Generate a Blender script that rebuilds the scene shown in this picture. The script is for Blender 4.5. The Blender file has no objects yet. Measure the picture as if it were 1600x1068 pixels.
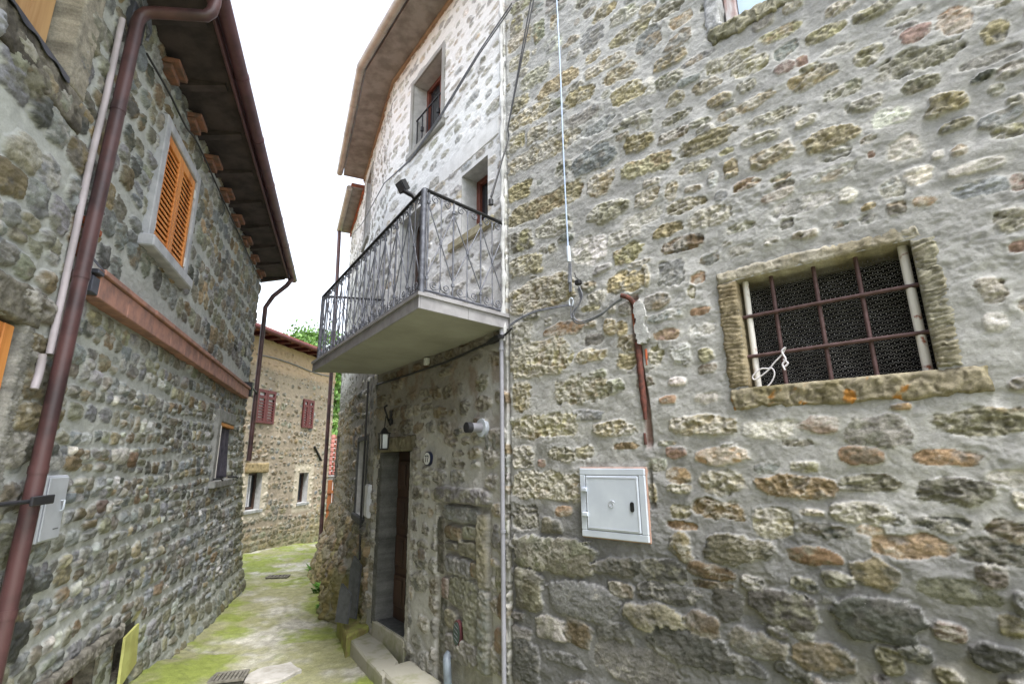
import bpy, math, random
import numpy as np
from mathutils import Matrix, Vector
random.seed(7); np.random.seed(7)
SC = bpy.context.scene; COL = SC.collection
# ------------------------------------------------------------------ camera
F = 765.0; CX, CY = 800.0, 534.0                    # focal length and centre in photo pixels (1600 x 1068)
_zen = np.array([-41.0, 3212.0, -F]); _up = _zen/np.linalg.norm(_zen)
_fw = np.array([0, 0, -1.0]); _fy = _fw-_up*_fw.dot(_up); _fy /= np.linalg.norm(_fy); _fx = np.cross(_fy, _up)
RM = np.stack([_fx, _fy, _up])
cam = bpy.data.cameras.new('camera'); camo = bpy.data.objects.new('camera', cam); COL.objects.link(camo)
cam.sensor_width = 36; cam.lens = F/1600*36; cam.clip_start = 0.05; cam.clip_end = 2000
camo.matrix_world = Matrix([list(RM[0])+[0], list(RM[1])+[0], list(RM[2])+[0], [0, 0, 0, 1]])
SC.camera = camo
# ------------------------------------------------------------------ sky, sun, exposure
SUN_EL, SUN_AZ = math.radians(62), math.radians(150)
w = bpy.data.worlds.new("World"); SC.world = w; w.use_nodes = True
nt = w.node_tree; bg = nt.nodes['Background']
sky = nt.nodes.new('ShaderNodeTexSky'); sky.sky_type = 'NISHITA'; sky.sun_disc = False
sky.sun_elevation = SUN_EL; sky.sun_rotation = SUN_AZ; sky.dust_density = 1.5; sky.air_density = 1.0
hsv = nt.nodes.new('ShaderNodeHueSaturation'); hsv.inputs['Saturation'].default_value = 0.33
nt.links.new(sky.outputs[0], hsv.inputs['Color']); nt.links.new(hsv.outputs[0], bg.inputs['Color'])
bg.inputs['Strength'].default_value = 0.125
sl = bpy.data.lights.new('sun', 'SUN'); sl.energy = 1.1; sl.angle = math.radians(18); sl.color = (1, .985, .97)
so = bpy.data.objects.new('sun', sl); COL.objects.link(so)
_sd = Vector((math.sin(SUN_AZ)*math.cos(SUN_EL), math.cos(SUN_AZ)*math.cos(SUN_EL), math.sin(SUN_EL)))
so.rotation_euler = _sd.to_track_quat('Z', 'Y').to_euler(); so.location = (0, 0, 30)
SC.view_settings.view_transform = 'Standard'; SC.view_settings.look = 'None'
SC.view_settings.exposure = 2.22; SC.view_settings.gamma = 1
# ------------------------------------------------------------------ helpers
def s2l(*c):
    c = np.array(c, float)/255
    return tuple(np.where(c <= .04045, c/12.92, ((c+.055)/1.055)**2.4))
def ray(px, py): return RM @ np.array([(px-CX)/F, -(py-CY)/F, -1.0])
class Plane:                                         # an upright wall plane; u runs along it, z is up, h stands out towards the lane
    def __init__(s, p0, az):
        s.p0 = np.array(p0, float); a = math.radians(az); s.d = np.array([math.sin(a), math.cos(a)])
        n = np.array([s.d[1], -s.d[0]]); s.n = n if n.dot(-s.p0) > 0 else -n
    def P(s, u, z, h=0.0):
        u, z, h = np.broadcast_arrays(np.asarray(u, float), np.asarray(z, float), np.asarray(h, float))
        return np.stack([s.p0[0]+s.d[0]*u+s.n[0]*h, s.p0[1]+s.d[1]*u+s.n[1]*h, z], -1)
    def uv(s, px, py, h=0.0):                        # survey: a sighted point of this wall -> its own u, z
        d = ray(px, py); p = s.p0+s.n*h; t = p.dot(s.n)/d[:2].dot(s.n); q = d*t
        return float((q[:2]-p).dot(s.d)), float(q[2])
_nl = np.array([math.cos(math.radians(18.97)), math.sin(math.radians(18.97))])
L = Plane(-1.7*_nl, -18.97)
R = Plane((-.02, 4.14), 180-49.1)
A = Plane((-.045, 4.16), -37.5)
_u, _z = A.uv(589, 650); BEND = A.P(_u, 0)[:2]; A_END = _u
B = Plane(BEND, -24.7)
FAR = Plane((-6.7, 12.9), 9)

def hsh(ix, iy, s):
    h = (ix.astype(np.int64)*374761393+iy.astype(np.int64)*668265263+s*1442695041) & 0xffffffff
    h = ((h ^ (h >> 13))*1274126177) & 0xffffffff
    h = ((h ^ (h >> 16))*2246822519) & 0xffffffff
    return ((h ^ (h >> 15)) & 0xffffff)/float(0xffffff)
def vn(x, y, s=0):
    x = np.asarray(x, float); y = np.asarray(y, float)
    ix = np.floor(x); iy = np.floor(y); fx = x-ix; fy = y-iy
    fx = fx*fx*fx*(fx*(fx*6-15)+10); fy = fy*fy*fy*(fy*(fy*6-15)+10)
    a = hsh(ix, iy, s); b = hsh(ix+1, iy, s); c = hsh(ix, iy+1, s); d = hsh(ix+1, iy+1, s)
    return (a+(b-a)*fx)*(1-fy)+(c+(d-c)*fx)*fy
def fbm(x, y, s=0, o=4, g=.5):                       # about -1 .. 1
    t = 0; a = 1.0; n = 0; c, sn = math.cos(.6), math.sin(.6)
    for i in range(o):
        t = t+a*(vn(x, y, s+i*17)*2-1); n += a; a *= g
        x, y = (x*c-y*sn)*2.03+5.1, (x*sn+y*c)*2.03+1.7
    return t/n*1.35
def sst(a, b, x):
    t = np.clip((x-a)/(b-a), 0, 1); return t*t*(3-2*t)

def link(o, parent=None):
    COL.objects.link(o)
    if parent is not None:
        o.parent = parent
        if parent.type == 'EMPTY': o.location = -parent.location   # mesh data is in world coordinates
    return o
def tag(o, label, cat, group=None, kind=None):
    o['label'] = label; o['category'] = cat
    if group: o['group'] = group
    if kind: o['kind'] = kind
    return o
def thing(name, loc, label, cat, group=None):
    o = bpy.data.objects.new(name, None); o.empty_display_size = .1; o.location = loc; COL.objects.link(o)
    return tag(o, label, cat, group)
def np_mesh(name, V, Q, C=None, smooth=True):
    me = bpy.data.meshes.new(name); V = np.ascontiguousarray(V, np.float32); Q = np.ascontiguousarray(Q, np.int32); k = Q.shape[1]
    me.vertices.add(len(V)); me.vertices.foreach_set('co', V.ravel())
    me.loops.add(Q.size); me.loops.foreach_set('vertex_index', Q.ravel())
    me.polygons.add(len(Q)); me.polygons.foreach_set('loop_start', np.arange(0, Q.size, k, dtype=np.int32))
    me.polygons.foreach_set('use_smooth', np.full(len(Q), smooth))
    if C is not None:
        at = me.color_attributes.new('Col', 'FLOAT_COLOR', 'POINT'); at.data.foreach_set('color', np.ascontiguousarray(C, np.float32).ravel())
    me.update(calc_edges=True); return me

class MB:                                            # collects boxes, tubes, sheets into ONE mesh object
    def __init__(s): s.v = []; s.f = []; s.sm = []
    def add(s, vs, fs, smooth=False):
        o = len(s.v); s.v += [tuple(map(float, v)) for v in vs]; s.f += [tuple(i+o for i in f) for f in fs]; s.sm += [smooth]*len(fs); return s
    def box(s, pl, u0, u1, z0, z1, h0, h1, bev=0.0):  # a bevelled block in wall coordinates
        b = min(bev, abs(u1-u0)*.45, abs(z1-z0)*.45, abs(h1-h0)*.45)
        if b <= 0:
            P = [pl.P(u, z, h) for h in (h0, h1) for z in (z0, z1) for u in (u0, u1)]
            return s.add(P, [(0, 1, 3, 2), (4, 6, 7, 5), (0, 4, 5, 1), (2, 3, 7, 6), (0, 2, 6, 4), (1, 5, 7, 3)])
        vs = []; 
        for a in (0, 1, 2):
            for sx in (0, 1):
                for sy in (0, 1):
                    for sz in (0, 1):
                        c = [(u0+b, u1-b)[sx], (z0+b, z1-b)[sy], (h0+b, h1-b)[sz]]
                        c[a] = ((u0, u1), (z0, z1), (h0, h1))[a][(sx, sy, sz)[a]]
                        vs.append(pl.P(*c))
        I = lambda a, x, y, z: a*8+x*4+y*2+z
        fs = []
        for x in (0, 1): fs.append((I(0, x, 0, 0), I(0, x, 1, 0), I(0, x, 1, 1), I(0, x, 0, 1)))
        for y in (0, 1): fs.append((I(1, 0, y, 0), I(1, 1, y, 0), I(1, 1, y, 1), I(1, 0, y, 1)))
        for z in (0, 1): fs.append((I(2, 0, 0, z), I(2, 1, 0, z), I(2, 1, 1, z), I(2, 0, 1, z)))
        for x in (0, 1):
            for y in (0, 1): fs.append((I(0, x, y, 0), I(0, x, y, 1), I(1, x, y, 1), I(1, x, y, 0)))
            for z in (0, 1): fs.append((I(0, x, 0, z), I(0, x, 1, z), I(2, x, 1, z), I(2, x, 0, z)))
        for y in (0, 1):
            for z in (0, 1): fs.append((I(1, 0, y, z), I(1, 1, y, z), I(2, 1, y, z), I(2, 0, y, z)))
        for x in (0, 1):
            for y in (0, 1):
                for z in (0, 1): fs.append((I(0, x, y, z), I(1, x, y, z), I(2, x, y, z)))
        return s.add(vs, fs)
    def tube(s, pts, r, n=10, caps=True):
        pts = [np.array(p, float) for p in pts]; rs = r if hasattr(r, '__len__') else [r]*len(pts)
        vs = []; prev = None
        for i, p in enumerate(pts):
            t = pts[min(i+1, len(pts)-1)]-pts[max(i-1, 0)]; t /= np.linalg.norm(t)+1e-9
            if prev is None:
                a = np.array([0, 0, 1.0]) if abs(t[2]) < .9 else np.array([1.0, 0, 0]); x = np.cross(t, a)
            else: x = prev-t*prev.dot(t)
            x /= np.linalg.norm(x)+1e-9; prev = x; y = np.cross(t, x)
            for k in range(n):
                a = 2*math.pi*k/n; vs.append(p+(x*math.cos(a)+y*math.sin(a))*rs[i])
        fs = [(i*n+k, i*n+(k+1) % n, (i+1)*n+(k+1) % n, (i+1)*n+k) for i in range(len(pts)-1) for k in range(n)]
        s.add(vs, fs, True)
        if caps:
            s.add(vs[:n], [tuple(range(n))[::-1]]); s.add(vs[-n:], [tuple(range(n))])
        return s
    def poly(s, pts, thick):                          # flat outline given real thickness
        n = len(pts); pts = [np.array(p, float) for p in pts]; thick = np.array(thick, float)
        return s.add(pts+[p+thick for p in pts], [tuple(range(n))[::-1], tuple(range(n, 2*n))]+[(i, (i+1) % n, n+(i+1) % n, n+i) for i in range(n)])
    def build(s, name, m, parent=None):
        me = bpy.data.meshes.new(name); me.from_pydata(s.v, [], s.f); me.polygons.foreach_set('use_smooth', s.sm)
        me.materials.append(m); me.update()
        import bmesh
        bm = bmesh.new(); bm.from_mesh(me); bmesh.ops.recalc_face_normals(bm, faces=bm.faces); bm.to_mesh(me); bm.free()
        return link(bpy.data.objects.new(name, me), parent)

# ------------------------------------------------------------------ materials
def base_mat(name):
    m = bpy.data.materials.new(name); m.use_nodes = True; t = m.node_tree
    return m, t, t.nodes['Principled BSDF']
def N(t, typ, **kw):
    n = t.nodes.new(typ)
    for k, v in kw.items(): n.inputs[k].default_value = v
    return n
def wall_mat(name, fine=80, var=.32, bump=.55, rough=.93):
    m, t, p = base_mat(name); at = t.nodes.new('ShaderNodeAttribute'); at.attribute_name = 'Col'
    tc = t.nodes.new('ShaderNodeTexCoord'); lk = t.links.new
    n1 = N(t, 'ShaderNodeTexNoise', Scale=fine, Detail=8, Roughness=.75); n2 = N(t, 'ShaderNodeTexNoise', Scale=11, Detail=5)
    n3 = N(t, 'ShaderNodeTexNoise', Scale=38, Detail=3, Roughness=.8)
    for n in (n1, n2, n3): lk(tc.outputs['Object'], n.inputs['Vector'])
    r1 = N(t, 'ShaderNodeMapRange', **{'From Min': .3, 'From Max': .7, 'To Min': 1-var, 'To Max': 1+var}); lk(n1.outputs[0], r1.inputs[0])
    r2 = N(t, 'ShaderNodeMapRange', **{'From Min': .3, 'From Max': .7, 'To Min': 1-var*.6, 'To Max': 1+var*.6}); lk(n2.outputs[0], r2.inputs[0])
    mu = t.nodes.new('ShaderNodeMath'); mu.operation = 'MULTIPLY'; lk(r1.outputs[0], mu.inputs[0]); lk(r2.outputs[0], mu.inputs[1])
    vm = t.nodes.new('ShaderNodeVectorMath'); vm.operation = 'SCALE'; lk(at.outputs['Color'], vm.inputs[0])
    md = t.nodes.new('ShaderNodeMix'); md.data_type = 'FLOAT'; al = N(t, 'ShaderNodeMapRange', **{'To Min': .38, 'To Max': 1.0}); lk(at.outputs['Alpha'], al.inputs[0])
    lk(al.outputs[0], md.inputs['Factor']); md.inputs['A'].default_value = 1.0; lk(mu.outputs[0], md.inputs['B']); lk(md.outputs['Result'], vm.inputs['Scale'])
    # pale lichen and lime flecks
    fl = N(t, 'ShaderNodeMapRange', **{'From Min': .70, 'From Max': .78, 'To Min': 0, 'To Max': .5}); lk(n3.outputs[0], fl.inputs[0])
    mx = t.nodes.new('ShaderNodeMix'); mx.data_type = 'RGBA'; lk(fl.outputs[0], mx.inputs['Factor']); lk(vm.outputs[0], mx.inputs['A']); mx.inputs['B'].default_value = (.5, .49, .46, 1)
    lk(mx.outputs['Result'], p.inputs['Base Color']); p.inputs['Roughness'].default_value = rough; p.inputs['Specular IOR Level'].default_value = .25
    b = N(t, 'ShaderNodeBump', Strength=bump, Distance=.01); lk(n1.outputs[0], b.inputs['Height']); lk(b.outputs[0], p.inputs['Normal'])
    return m
def pm(name, c, c2=None, scale=12, rough=.6, metal=0, bump=.0, stretch=(1, 1, 1), detail=5, lo=.4, hi=.62, spec=.4):
    m, t, p = base_mat(name); lk = t.links.new; c2 = c2 or tuple(x*.75 for x in c)
    tc = t.nodes.new('ShaderNodeTexCoord'); mp = t.nodes.new('ShaderNodeMapping'); mp.inputs['Scale'].default_value = stretch
    n = N(t, 'ShaderNodeTexNoise', Scale=scale, Detail=detail, Roughness=.6); lk(tc.outputs['Object'], mp.inputs[0]); lk(mp.outputs[0], n.inputs['Vector'])
    r = N(t, 'ShaderNodeMapRange', **{'From Min': lo, 'From Max': hi}); lk(n.outputs[0], r.inputs[0])
    mx = t.nodes.new('ShaderNodeMix'); mx.data_type = 'RGBA'; mx.inputs['A'].default_value = (*c, 1); mx.inputs['B'].default_value = (*c2, 1)
    lk(r.outputs[0], mx.inputs['Factor']); lk(mx.outputs['Result'], p.inputs['Base Color'])
    p.inputs['Roughness'].default_value = rough; p.inputs['Metallic'].default_value = metal; p.inputs['Specular IOR Level'].default_value = spec
    if bump:
        n2 = N(t, 'ShaderNodeTexNoise', Scale=scale*6, Detail=4); lk(mp.outputs[0], n2.inputs['Vector'])
        b = N(t, 'ShaderNodeBump', Strength=bump, Distance=.01); lk(n2.outputs[0], b.inputs['Height']); lk(b.outputs[0], p.inputs['Normal'])
    return m
M = {}
M['masonry'] = wall_mat('masonry')
M['plaster'] = wall_mat('rough_plaster', 75, .24, .45)
M['ground'] = wall_mat('mossy_lane', 60, .3, .35)
M['stone_trim'] = pm('grey_stone_trim', s2l(150, 150, 148), s2l(120, 120, 116), 9, .85, bump=.25)
M['blue_trim'] = pm('pale_blue_grey_trim', s2l(182, 183, 188), s2l(158, 160, 166), 7, .85, bump=.1)
M['dark_stone'] = pm('dark_grey_stone', s2l(80, 81, 82), s2l(64, 66, 65), 14, .8, bump=.2)
M['old_stone'] = pm('lichened_stone', s2l(128, 122, 108), s2l(84, 80, 70), 16, .92, bump=.5)
M['concrete'] = pm('grey_concrete', s2l(150, 149, 146), s2l(134, 132, 126), 3, .85, bump=.1)
M['slab_under'] = pm('painted_soffit', s2l(156, 155, 147), s2l(132, 131, 122), 1.8, .85, bump=.15, lo=.35, hi=.75)
M['slab_tile'] = pm('slab_edge_stone', s2l(150, 148, 150), s2l(132, 130, 132), 8, .6, bump=.05)
M['eave_board'] = pm('weathered_eave_board', s2l(142, 138, 133), s2l(116, 111, 106), 5, .85, stretch=(1, 1, .2), bump=.2)
M['dark_soffit'] = pm('dark_brown_soffit', s2l(72, 62, 62), s2l(50, 44, 44), 5, .8, bump=.1)
M['brown_metal'] = pm('brown_painted_metal', s2l(88, 60, 60), s2l(58, 41, 43), 3.5, .45, bump=.08, spec=.5)
M['brown_gutter'] = pm('dark_brown_gutter', s2l(96, 66, 72), s2l(76, 52, 56), 5, .4)
M['rust_pipe'] = pm('rusty_pipe', s2l(104, 60, 50), s2l(68, 44, 38), 30, .85, bump=.4)
M['terracotta'] = pm('terracotta', s2l(172, 128, 114), s2l(140, 108, 100), 9, .85, bump=.2)
M['brick'] = pm('weathered_brick', s2l(176, 92, 58), s2l(120, 80, 64), 14, .9, bump=.3)
M['old_brick'] = pm('sooty_brick', s2l(140, 98, 80), s2l(104, 84, 76), 14, .9, bump=.3)
M['orange_wood'] = pm('orange_varnished_wood', s2l(222, 150, 82), s2l(190, 116, 54), 7, .55, stretch=(1, 1, .12), bump=.12)
M['plate_wood'] = pm('faded_wall_plate', s2l(158, 136, 112), s2l(138, 114, 94), 6, .8, bump=.1)
M['dark_wood'] = pm('dark_brown_wood', s2l(72, 52, 42), s2l(50, 37, 31), 8, .5, stretch=(1, 1, .15), bump=.1)
M['window_wood'] = pm('red_brown_window_wood', s2l(112, 62, 48), s2l(92, 50, 40), 10, .6, bump=.1)
M['red_wood'] = pm('red_painted_wood', s2l(94, 40, 39), s2l(76, 32, 33), 10, .6, bump=.1)
M['board'] = pm('pale_plank', s2l(196, 158, 112), s2l(166, 124, 82), 7, .75, stretch=(1, 1, .08), bump=.15)
M['gate_wood'] = pm('brown_gate_boards', s2l(150, 92, 52), s2l(116, 70, 42), 7, .75, stretch=(1, 1, .1), bump=.15)
M['iron'] = pm('grey_wrought_iron', s2l(112, 114, 122), s2l(80, 82, 90), 20, .45, .2, bump=.05)
M['black_iron'] = pm('black_iron', s2l(36, 36, 38), s2l(26, 26, 28), 20, .5, .2)
M['bar_iron'] = pm('brown_iron_bar', s2l(88, 66, 66), s2l(70, 50, 46), 25, .6, .1, bump=.2)
M['white_bar'] = pm('flaking_white_paint', s2l(208, 204, 198), s2l(140, 84, 60), 16, .6, lo=.60, hi=.68, bump=.1)
M['mesh_wire'] = pm('dark_mesh_wire', s2l(128, 127, 124), s2l(100, 98, 95), 20, .6, .3)
M['dark'] = pm('dark_interior', s2l(34, 34, 36), s2l(24, 24, 26), 3, .95)
M['stub_pipe'] = pm('blue_grey_pipe', s2l(112, 122, 130), s2l(92, 100, 108), 12, .5)
M['grey_pipe'] = pm('grey_pvc_pipe', s2l(140, 140, 147), s2l(124, 124, 130), 4, .4)
M['white_pipe'] = pm('white_pvc_conduit', s2l(190, 180, 186), s2l(168, 160, 164), 4, .45)
M['box_metal'] = pm('painted_steel_cover', s2l(192, 199, 208), s2l(178, 185, 196), 3, .4, bump=.02)
M['box_white'] = pm('white_plastic_cover', s2l(204, 206, 212), s2l(190, 192, 198), 5, .45)
M['box_pale'] = pm('pale_grey_plastic_cover', s2l(184, 188, 196), s2l(172, 176, 184), 5, .5)
M['cable_grey'] = pm('grey_cable', s2l(118, 120, 126), s2l(92, 94, 100), 30, .5)
M['cable_black'] = pm('black_cable', s2l(52, 52, 54), s2l(40, 40, 42), 30, .5)
M['cable_blue'] = pm('pale_blue_cable', s2l(178, 196, 224), s2l(164, 182, 212), 30, .5)
M['rough_cement'] = pm('rough_pale_cement', s2l(182, 182, 180), s2l(146, 146, 144), 18, .95, bump=.8)
M['cement'] = pm('pale_cement', s2l(186, 186, 185), s2l(166, 166, 165), 12, .9, bump=.2)
M['flashing'] = pm('lead_flashing', s2l(92, 94, 104), s2l(76, 78, 88), 10, .5, .4)
M['cream_gutter'] = pm('grey_cream_gutter', s2l(176, 168, 158), s2l(150, 142, 134), 4, .45)
M['white'] = pm('white_enamel', s2l(220, 222, 222), s2l(206, 208, 208), 5, .35)
M['navy'] = pm('dark_blue_paint', s2l(32, 38, 62), s2l(28, 32, 52), 5, .4)
M['glass_dark'] = pm('dark_window_glass', s2l(46, 50, 54), s2l(36, 38, 42), 3, .12, spec=.6)
M['glass_lamp'] = pm('frosted_lamp_glass', s2l(200, 204, 206), s2l(180, 186, 190), 8, .2)
M['glass_sky'] = pm('sky_painted_glass', s2l(196, 216, 232), s2l(180, 202, 222), 3, .15, spec=.6)  # reflected sky put into the base colour
M['old_white_post'] = pm('peeling_white_post', s2l(196, 192, 192), s2l(150, 118, 112), 12, .7, stretch=(1, 1, .2), bump=.2)
M['yellow_board'] = pm('yellow_green_board', s2l(188, 190, 116), s2l(166, 164, 96), 6, .7, bump=.05)
M['curtain'] = pm('grey_purple_cloth', s2l(92, 88, 100), s2l(60, 58, 68), 6, .8)
M['white_cloth'] = pm('white_lace_cloth', s2l(206, 204, 206), s2l(170, 168, 174), 20, .8)
M['white_plaster'] = pm('white_plaster', s2l(224, 223, 221), s2l(206, 205, 202), 6, .9, bump=.2)
M['pale_sandstone'] = pm('pale_sandstone', s2l(168, 160, 134), s2l(142, 134, 110), 14, .9, bump=.3)
M['sand_stone'] = pm('tooled_sandstone', s2l(150, 132, 96), s2l(116, 104, 80), 22, .92, bump=.6)
M['step'] = pm('mossy_step_stone', s2l(158, 155, 142), s2l(116, 118, 76), 4, .9, bump=.4, lo=.48, hi=.72)
M['moss_step'] = pm('moss_covered_step', s2l(134, 138, 70), s2l(118, 108, 66), 8, .95, bump=.4)
M['grate'] = pm('worn_cast_iron', s2l(136, 132, 122), s2l(108, 104, 94), 30, .6, .3)
M['drain_dirt'] = pm('drain_dirt', s2l(74, 72, 64), s2l(54, 54, 46), 20, .9)
M['pale_slab'] = pm('pale_paving_stone', s2l(178, 174, 168), s2l(150, 146, 136), 7, .85, bump=.2)
M['roof_tile'] = pm('terracotta_roof_tile', s2l(156, 92, 70), s2l(116, 74, 60), 6, .85, bump=.2)
M['house_body'] = pm('plain_masonry', s2l(140, 136, 126), s2l(112, 108, 98), 3, .9, bump=.3)
M['leaf'] = pm('leaf_green', (.07, .15, .025), (.12, .22, .04), 2.5, .6)
M['weed'] = pm('weed_green', (.06, .17, .02), (.12, .26, .04), 14, .6)
M['bark'] = pm('bark', (.10, .075, .05), (.06, .045, .03), 8, .9, bump=.4)
M['orange_petal'] = pm('orange_petal', s2l(236, 140, 20), s2l(222, 118, 12), 30, .6)
M['hill'] = pm('grassy_hill', (.09, .17, .03), (.15, .17, .07), .12, .95)
M['string'] = pm('white_string', s2l(214, 210, 214), s2l(190, 186, 190), 30, .8)
M['purple_bracket'] = pm('grey_bracket', s2l(60, 60, 64), s2l(50, 50, 54), 10, .5, .3)
M['teal'] = pm('dark_teal_vent', s2l(60, 78, 74), s2l(48, 64, 60), 10, .5)
M['maroon'] = pm('maroon_rim', s2l(88, 48, 52), s2l(74, 40, 44), 10, .5)
M['red_tile'] = pm('red_tile', s2l(160, 104, 92), s2l(140, 88, 78), 10, .7)

# ------------------------------------------------------------------ stone walls as real relief
def grid_coords(a, b, step, extra=()):
    n = max(2, int(round((b-a)/step))); g = np.linspace(a, b, n+1)
    ex = [e for e in extra if a < e < b]
    for e in ex: g = g[np.abs(g-e) > step*.4]
    return np.unique(np.concatenate([g, ex])) if ex else g
PAL = dict(y=(136, 128, 104), g=(122, 120, 104), d=(84, 83, 78), o=(132, 112, 90), w=(172, 169, 162), k=(118, 118, 117), b=(108, 95, 76), r=(124, 107, 98),
           s=(112, 108, 98), t=(140, 124, 98))
PAL = {k: np.array(s2l(*v)) for k, v in PAL.items()}
class Wall:
    def __init__(s, pl, u0, u1, z0, z1, du, dz, holes=(), seed=1, mortar=(150, 150, 150), mvar=.14, relief=.012):
        eu = [e for h in holes for e in h[:2]]; ez = [e for h in holes for e in h[2:4]]
        s.pl = pl; s.us = grid_coords(u0, u1, du, eu); s.zs = grid_coords(z0, z1, dz, ez); s.holes = holes; s.seed = seed
        s.U, s.Z = np.meshgrid(s.us, s.zs); U, Z = s.U, s.Z
        s.wx = fbm(U*9, Z*9, seed+1, 4)*.022; s.wy = fbm(U*9, Z*9, seed+31, 4)*.02
        s.fine = fbm(U*26, Z*30, seed+61, 4, .6); s.rid = 1-np.abs(fbm(U*14, Z*22, seed+91, 4, .6)); s.low = fbm(U*1.7, Z*1.7, seed+121, 4); s.n2 = fbm(U*11, Z*13, seed+301, 4, .6); s.lam = 1-np.abs(fbm(U*7+.3*s.fine, Z*34+.5*s.fine, seed+331, 4, .55))
        s.grit = fbm(U*70, Z*70, seed+201, 3, .7); pt = sst(.0, .45, fbm(U*2.3, Z*2.3, seed+211, 3))
        s.H = relief*.5*fbm(U*5, Z*7, seed+151, 3)+.012*s.low*.6+.003*s.fine+.0016*s.grit+.005*pt*(1-np.abs(fbm(U*13, Z*19, seed+171, 4, .6)))
        c = np.array(s2l(*mortar)); v = 1+mvar*fbm(U*2.2, Z*2.6, seed+181, 4)+.06*s.fine
        v = v*(1+.10*s.n2+.08*s.grit); s.C = c[None, None, :]*v[..., None]; s.K = np.zeros_like(U)
    def stone(s, u, z, w_, h_, col, p=3.2, rot=0, bulge=.02, rise=0.0, rough=.006, edge=.1, rim=.0, cut=3, rnd=random, smear=.0, flat=.55, warp=1.0):
        r = max(w_, h_)*.75+.04
        i0, i1 = np.searchsorted(s.us, (u-r, u+r)); j0, j1 = np.searchsorted(s.zs, (z-r, z+r))
        if i1-i0 < 2 or j1-j0 < 2: return
        sl = (slice(j0, j1), slice(i0, i1)); k = min(1, min(w_, h_)/.14)*warp
        x = s.U[sl]-u+s.wx[sl]*k; y = s.Z[sl]-z+s.wy[sl]*k; ca, sa = math.cos(rot), math.sin(rot)
        x, y = (x*ca+y*sa)/(w_/2), (-x*sa+y*ca)/(h_/2)
        d = (np.abs(x)**p+np.abs(y)**p)**(1/p)
        for _ in range(cut):
            t = rnd.uniform(0, 6.283); d = np.maximum(d, (x*math.cos(t)+y*math.sin(t))/rnd.uniform(.82, 1.1))
        d = d+(.13*s.fine[sl]+.06*s.n2[sl])*max(.35, k); lam = rnd.choice((0, .4, 1.0)); hue = np.array([rnd.uniform(.93, 1.07), 1, rnd.uniform(.9, 1.06)])
        m = sst(1+edge*.4, 1-edge, d)
        prof = np.clip(1-d*d, 0, 1)**flat
        h = rise+bulge*prof+rough*(s.fine[sl]*.7+(s.rid[sl]-.6)*1.6)+.0022*s.grit[sl]+rough*lam*1.3*(s.lam[sl]-.6)+bulge*.3*(x*rnd.uniform(-.6, .6)+y*rnd.uniform(-.2, .9))
        s.H[sl] = s.H[sl]*(1-m)+np.maximum(h+s.low[sl]*.008, s.H[sl]*.0-.03)*m
        q2 = sst(-.1, .5, s.n2[sl]+rnd.uniform(-.25, .25))[..., None]; c2 = np.asarray(col)*.35+PAL[rnd.choice('kgsd' if z < -.3 else 'kgstw')]*.65
        c = (np.asarray(col)*hue)[None, None, :]*(1-q2)+c2*q2; c = c*(1+.32*s.fine[sl]+.16*s.low[sl]+.16*s.grit[sl])[..., None]
        if smear > 0:                                   # lime mortar left on the face of the stone
            q = sst(1-smear*1.5, 1.25-smear, s.rid[sl]*.7+.35*s.wx[sl]/.022+.15)*.65; c = c*(1-q[..., None])+np.array(s2l(178, 174, 166))*q[..., None]
        s.C[sl] = s.C[sl]*(1-m[..., None])+c*m[..., None]
        if rim > 0:
            g = sst(1.34, 1.06, d)*(1-m)*rim; s.C[sl] = s.C[sl]*(1-g[..., None])+np.array(s2l(182, 180, 174))*g[..., None]
        s.K[sl] = np.maximum(s.K[sl], m)
    def blend(s, mask, col, amt=1.0):
        m = (np.clip(mask, 0, 1)*amt)[..., None]; s.C = s.C*(1-m)+np.array(col)*m
    def build(s, name, m, parent, skirt=.35, cut=None):
        H = s.H.copy()
        for (a, b, c, d) in s.holes:
            dx = np.maximum(np.maximum(a-s.U, s.U-b), 0); dz = np.maximum(np.maximum(c-s.Z, s.Z-d), 0); q = sst(.02, .09, np.hypot(dx, dz)); H = H*q
        us = np.concatenate([s.us[:1], s.us, s.us[-1:]]); zs = np.concatenate([s.zs[:1], s.zs, s.zs[-1:]])
        H = np.pad(H, 1, mode='constant', constant_values=-skirt); C = np.pad(s.C, ((1, 1), (1, 1), (0, 0)), mode='edge')
        U, Z = np.meshgrid(us, zs); V = s.pl.P(U, Z, H).reshape(-1, 3)
        nz, nu = U.shape; idx = np.arange(nz*nu).reshape(nz, nu)
        Q = np.stack([idx[:-1, :-1], idx[:-1, 1:], idx[1:, 1:], idx[1:, :-1]], -1)
        uc = (U[:-1, :-1]+U[:-1, 1:])/2; zc = (Z[:-1, :-1]+Z[1:, :-1])/2; keep = np.ones(uc.shape, bool)
        for (a, b, c, d) in s.holes: keep &= ~((uc > a) & (uc < b) & (zc > c) & (zc < d))
        if cut is not None: keep &= ~cut(uc, zc)
        Q = Q[keep]
        C4 = np.concatenate([np.clip(C, .01, .85), np.pad(s.K, 1, mode='edge')[..., None]], -1).reshape(-1, 4)
        me = np_mesh(name, V, Q, C4); me.materials.append(m)
        a = me.polygons[0].normal
        if np.dot(np.array(a)[:2], s.pl.n) < 0: me.flip_normals()
        return link(bpy.data.objects.new(name, me), parent)
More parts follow.
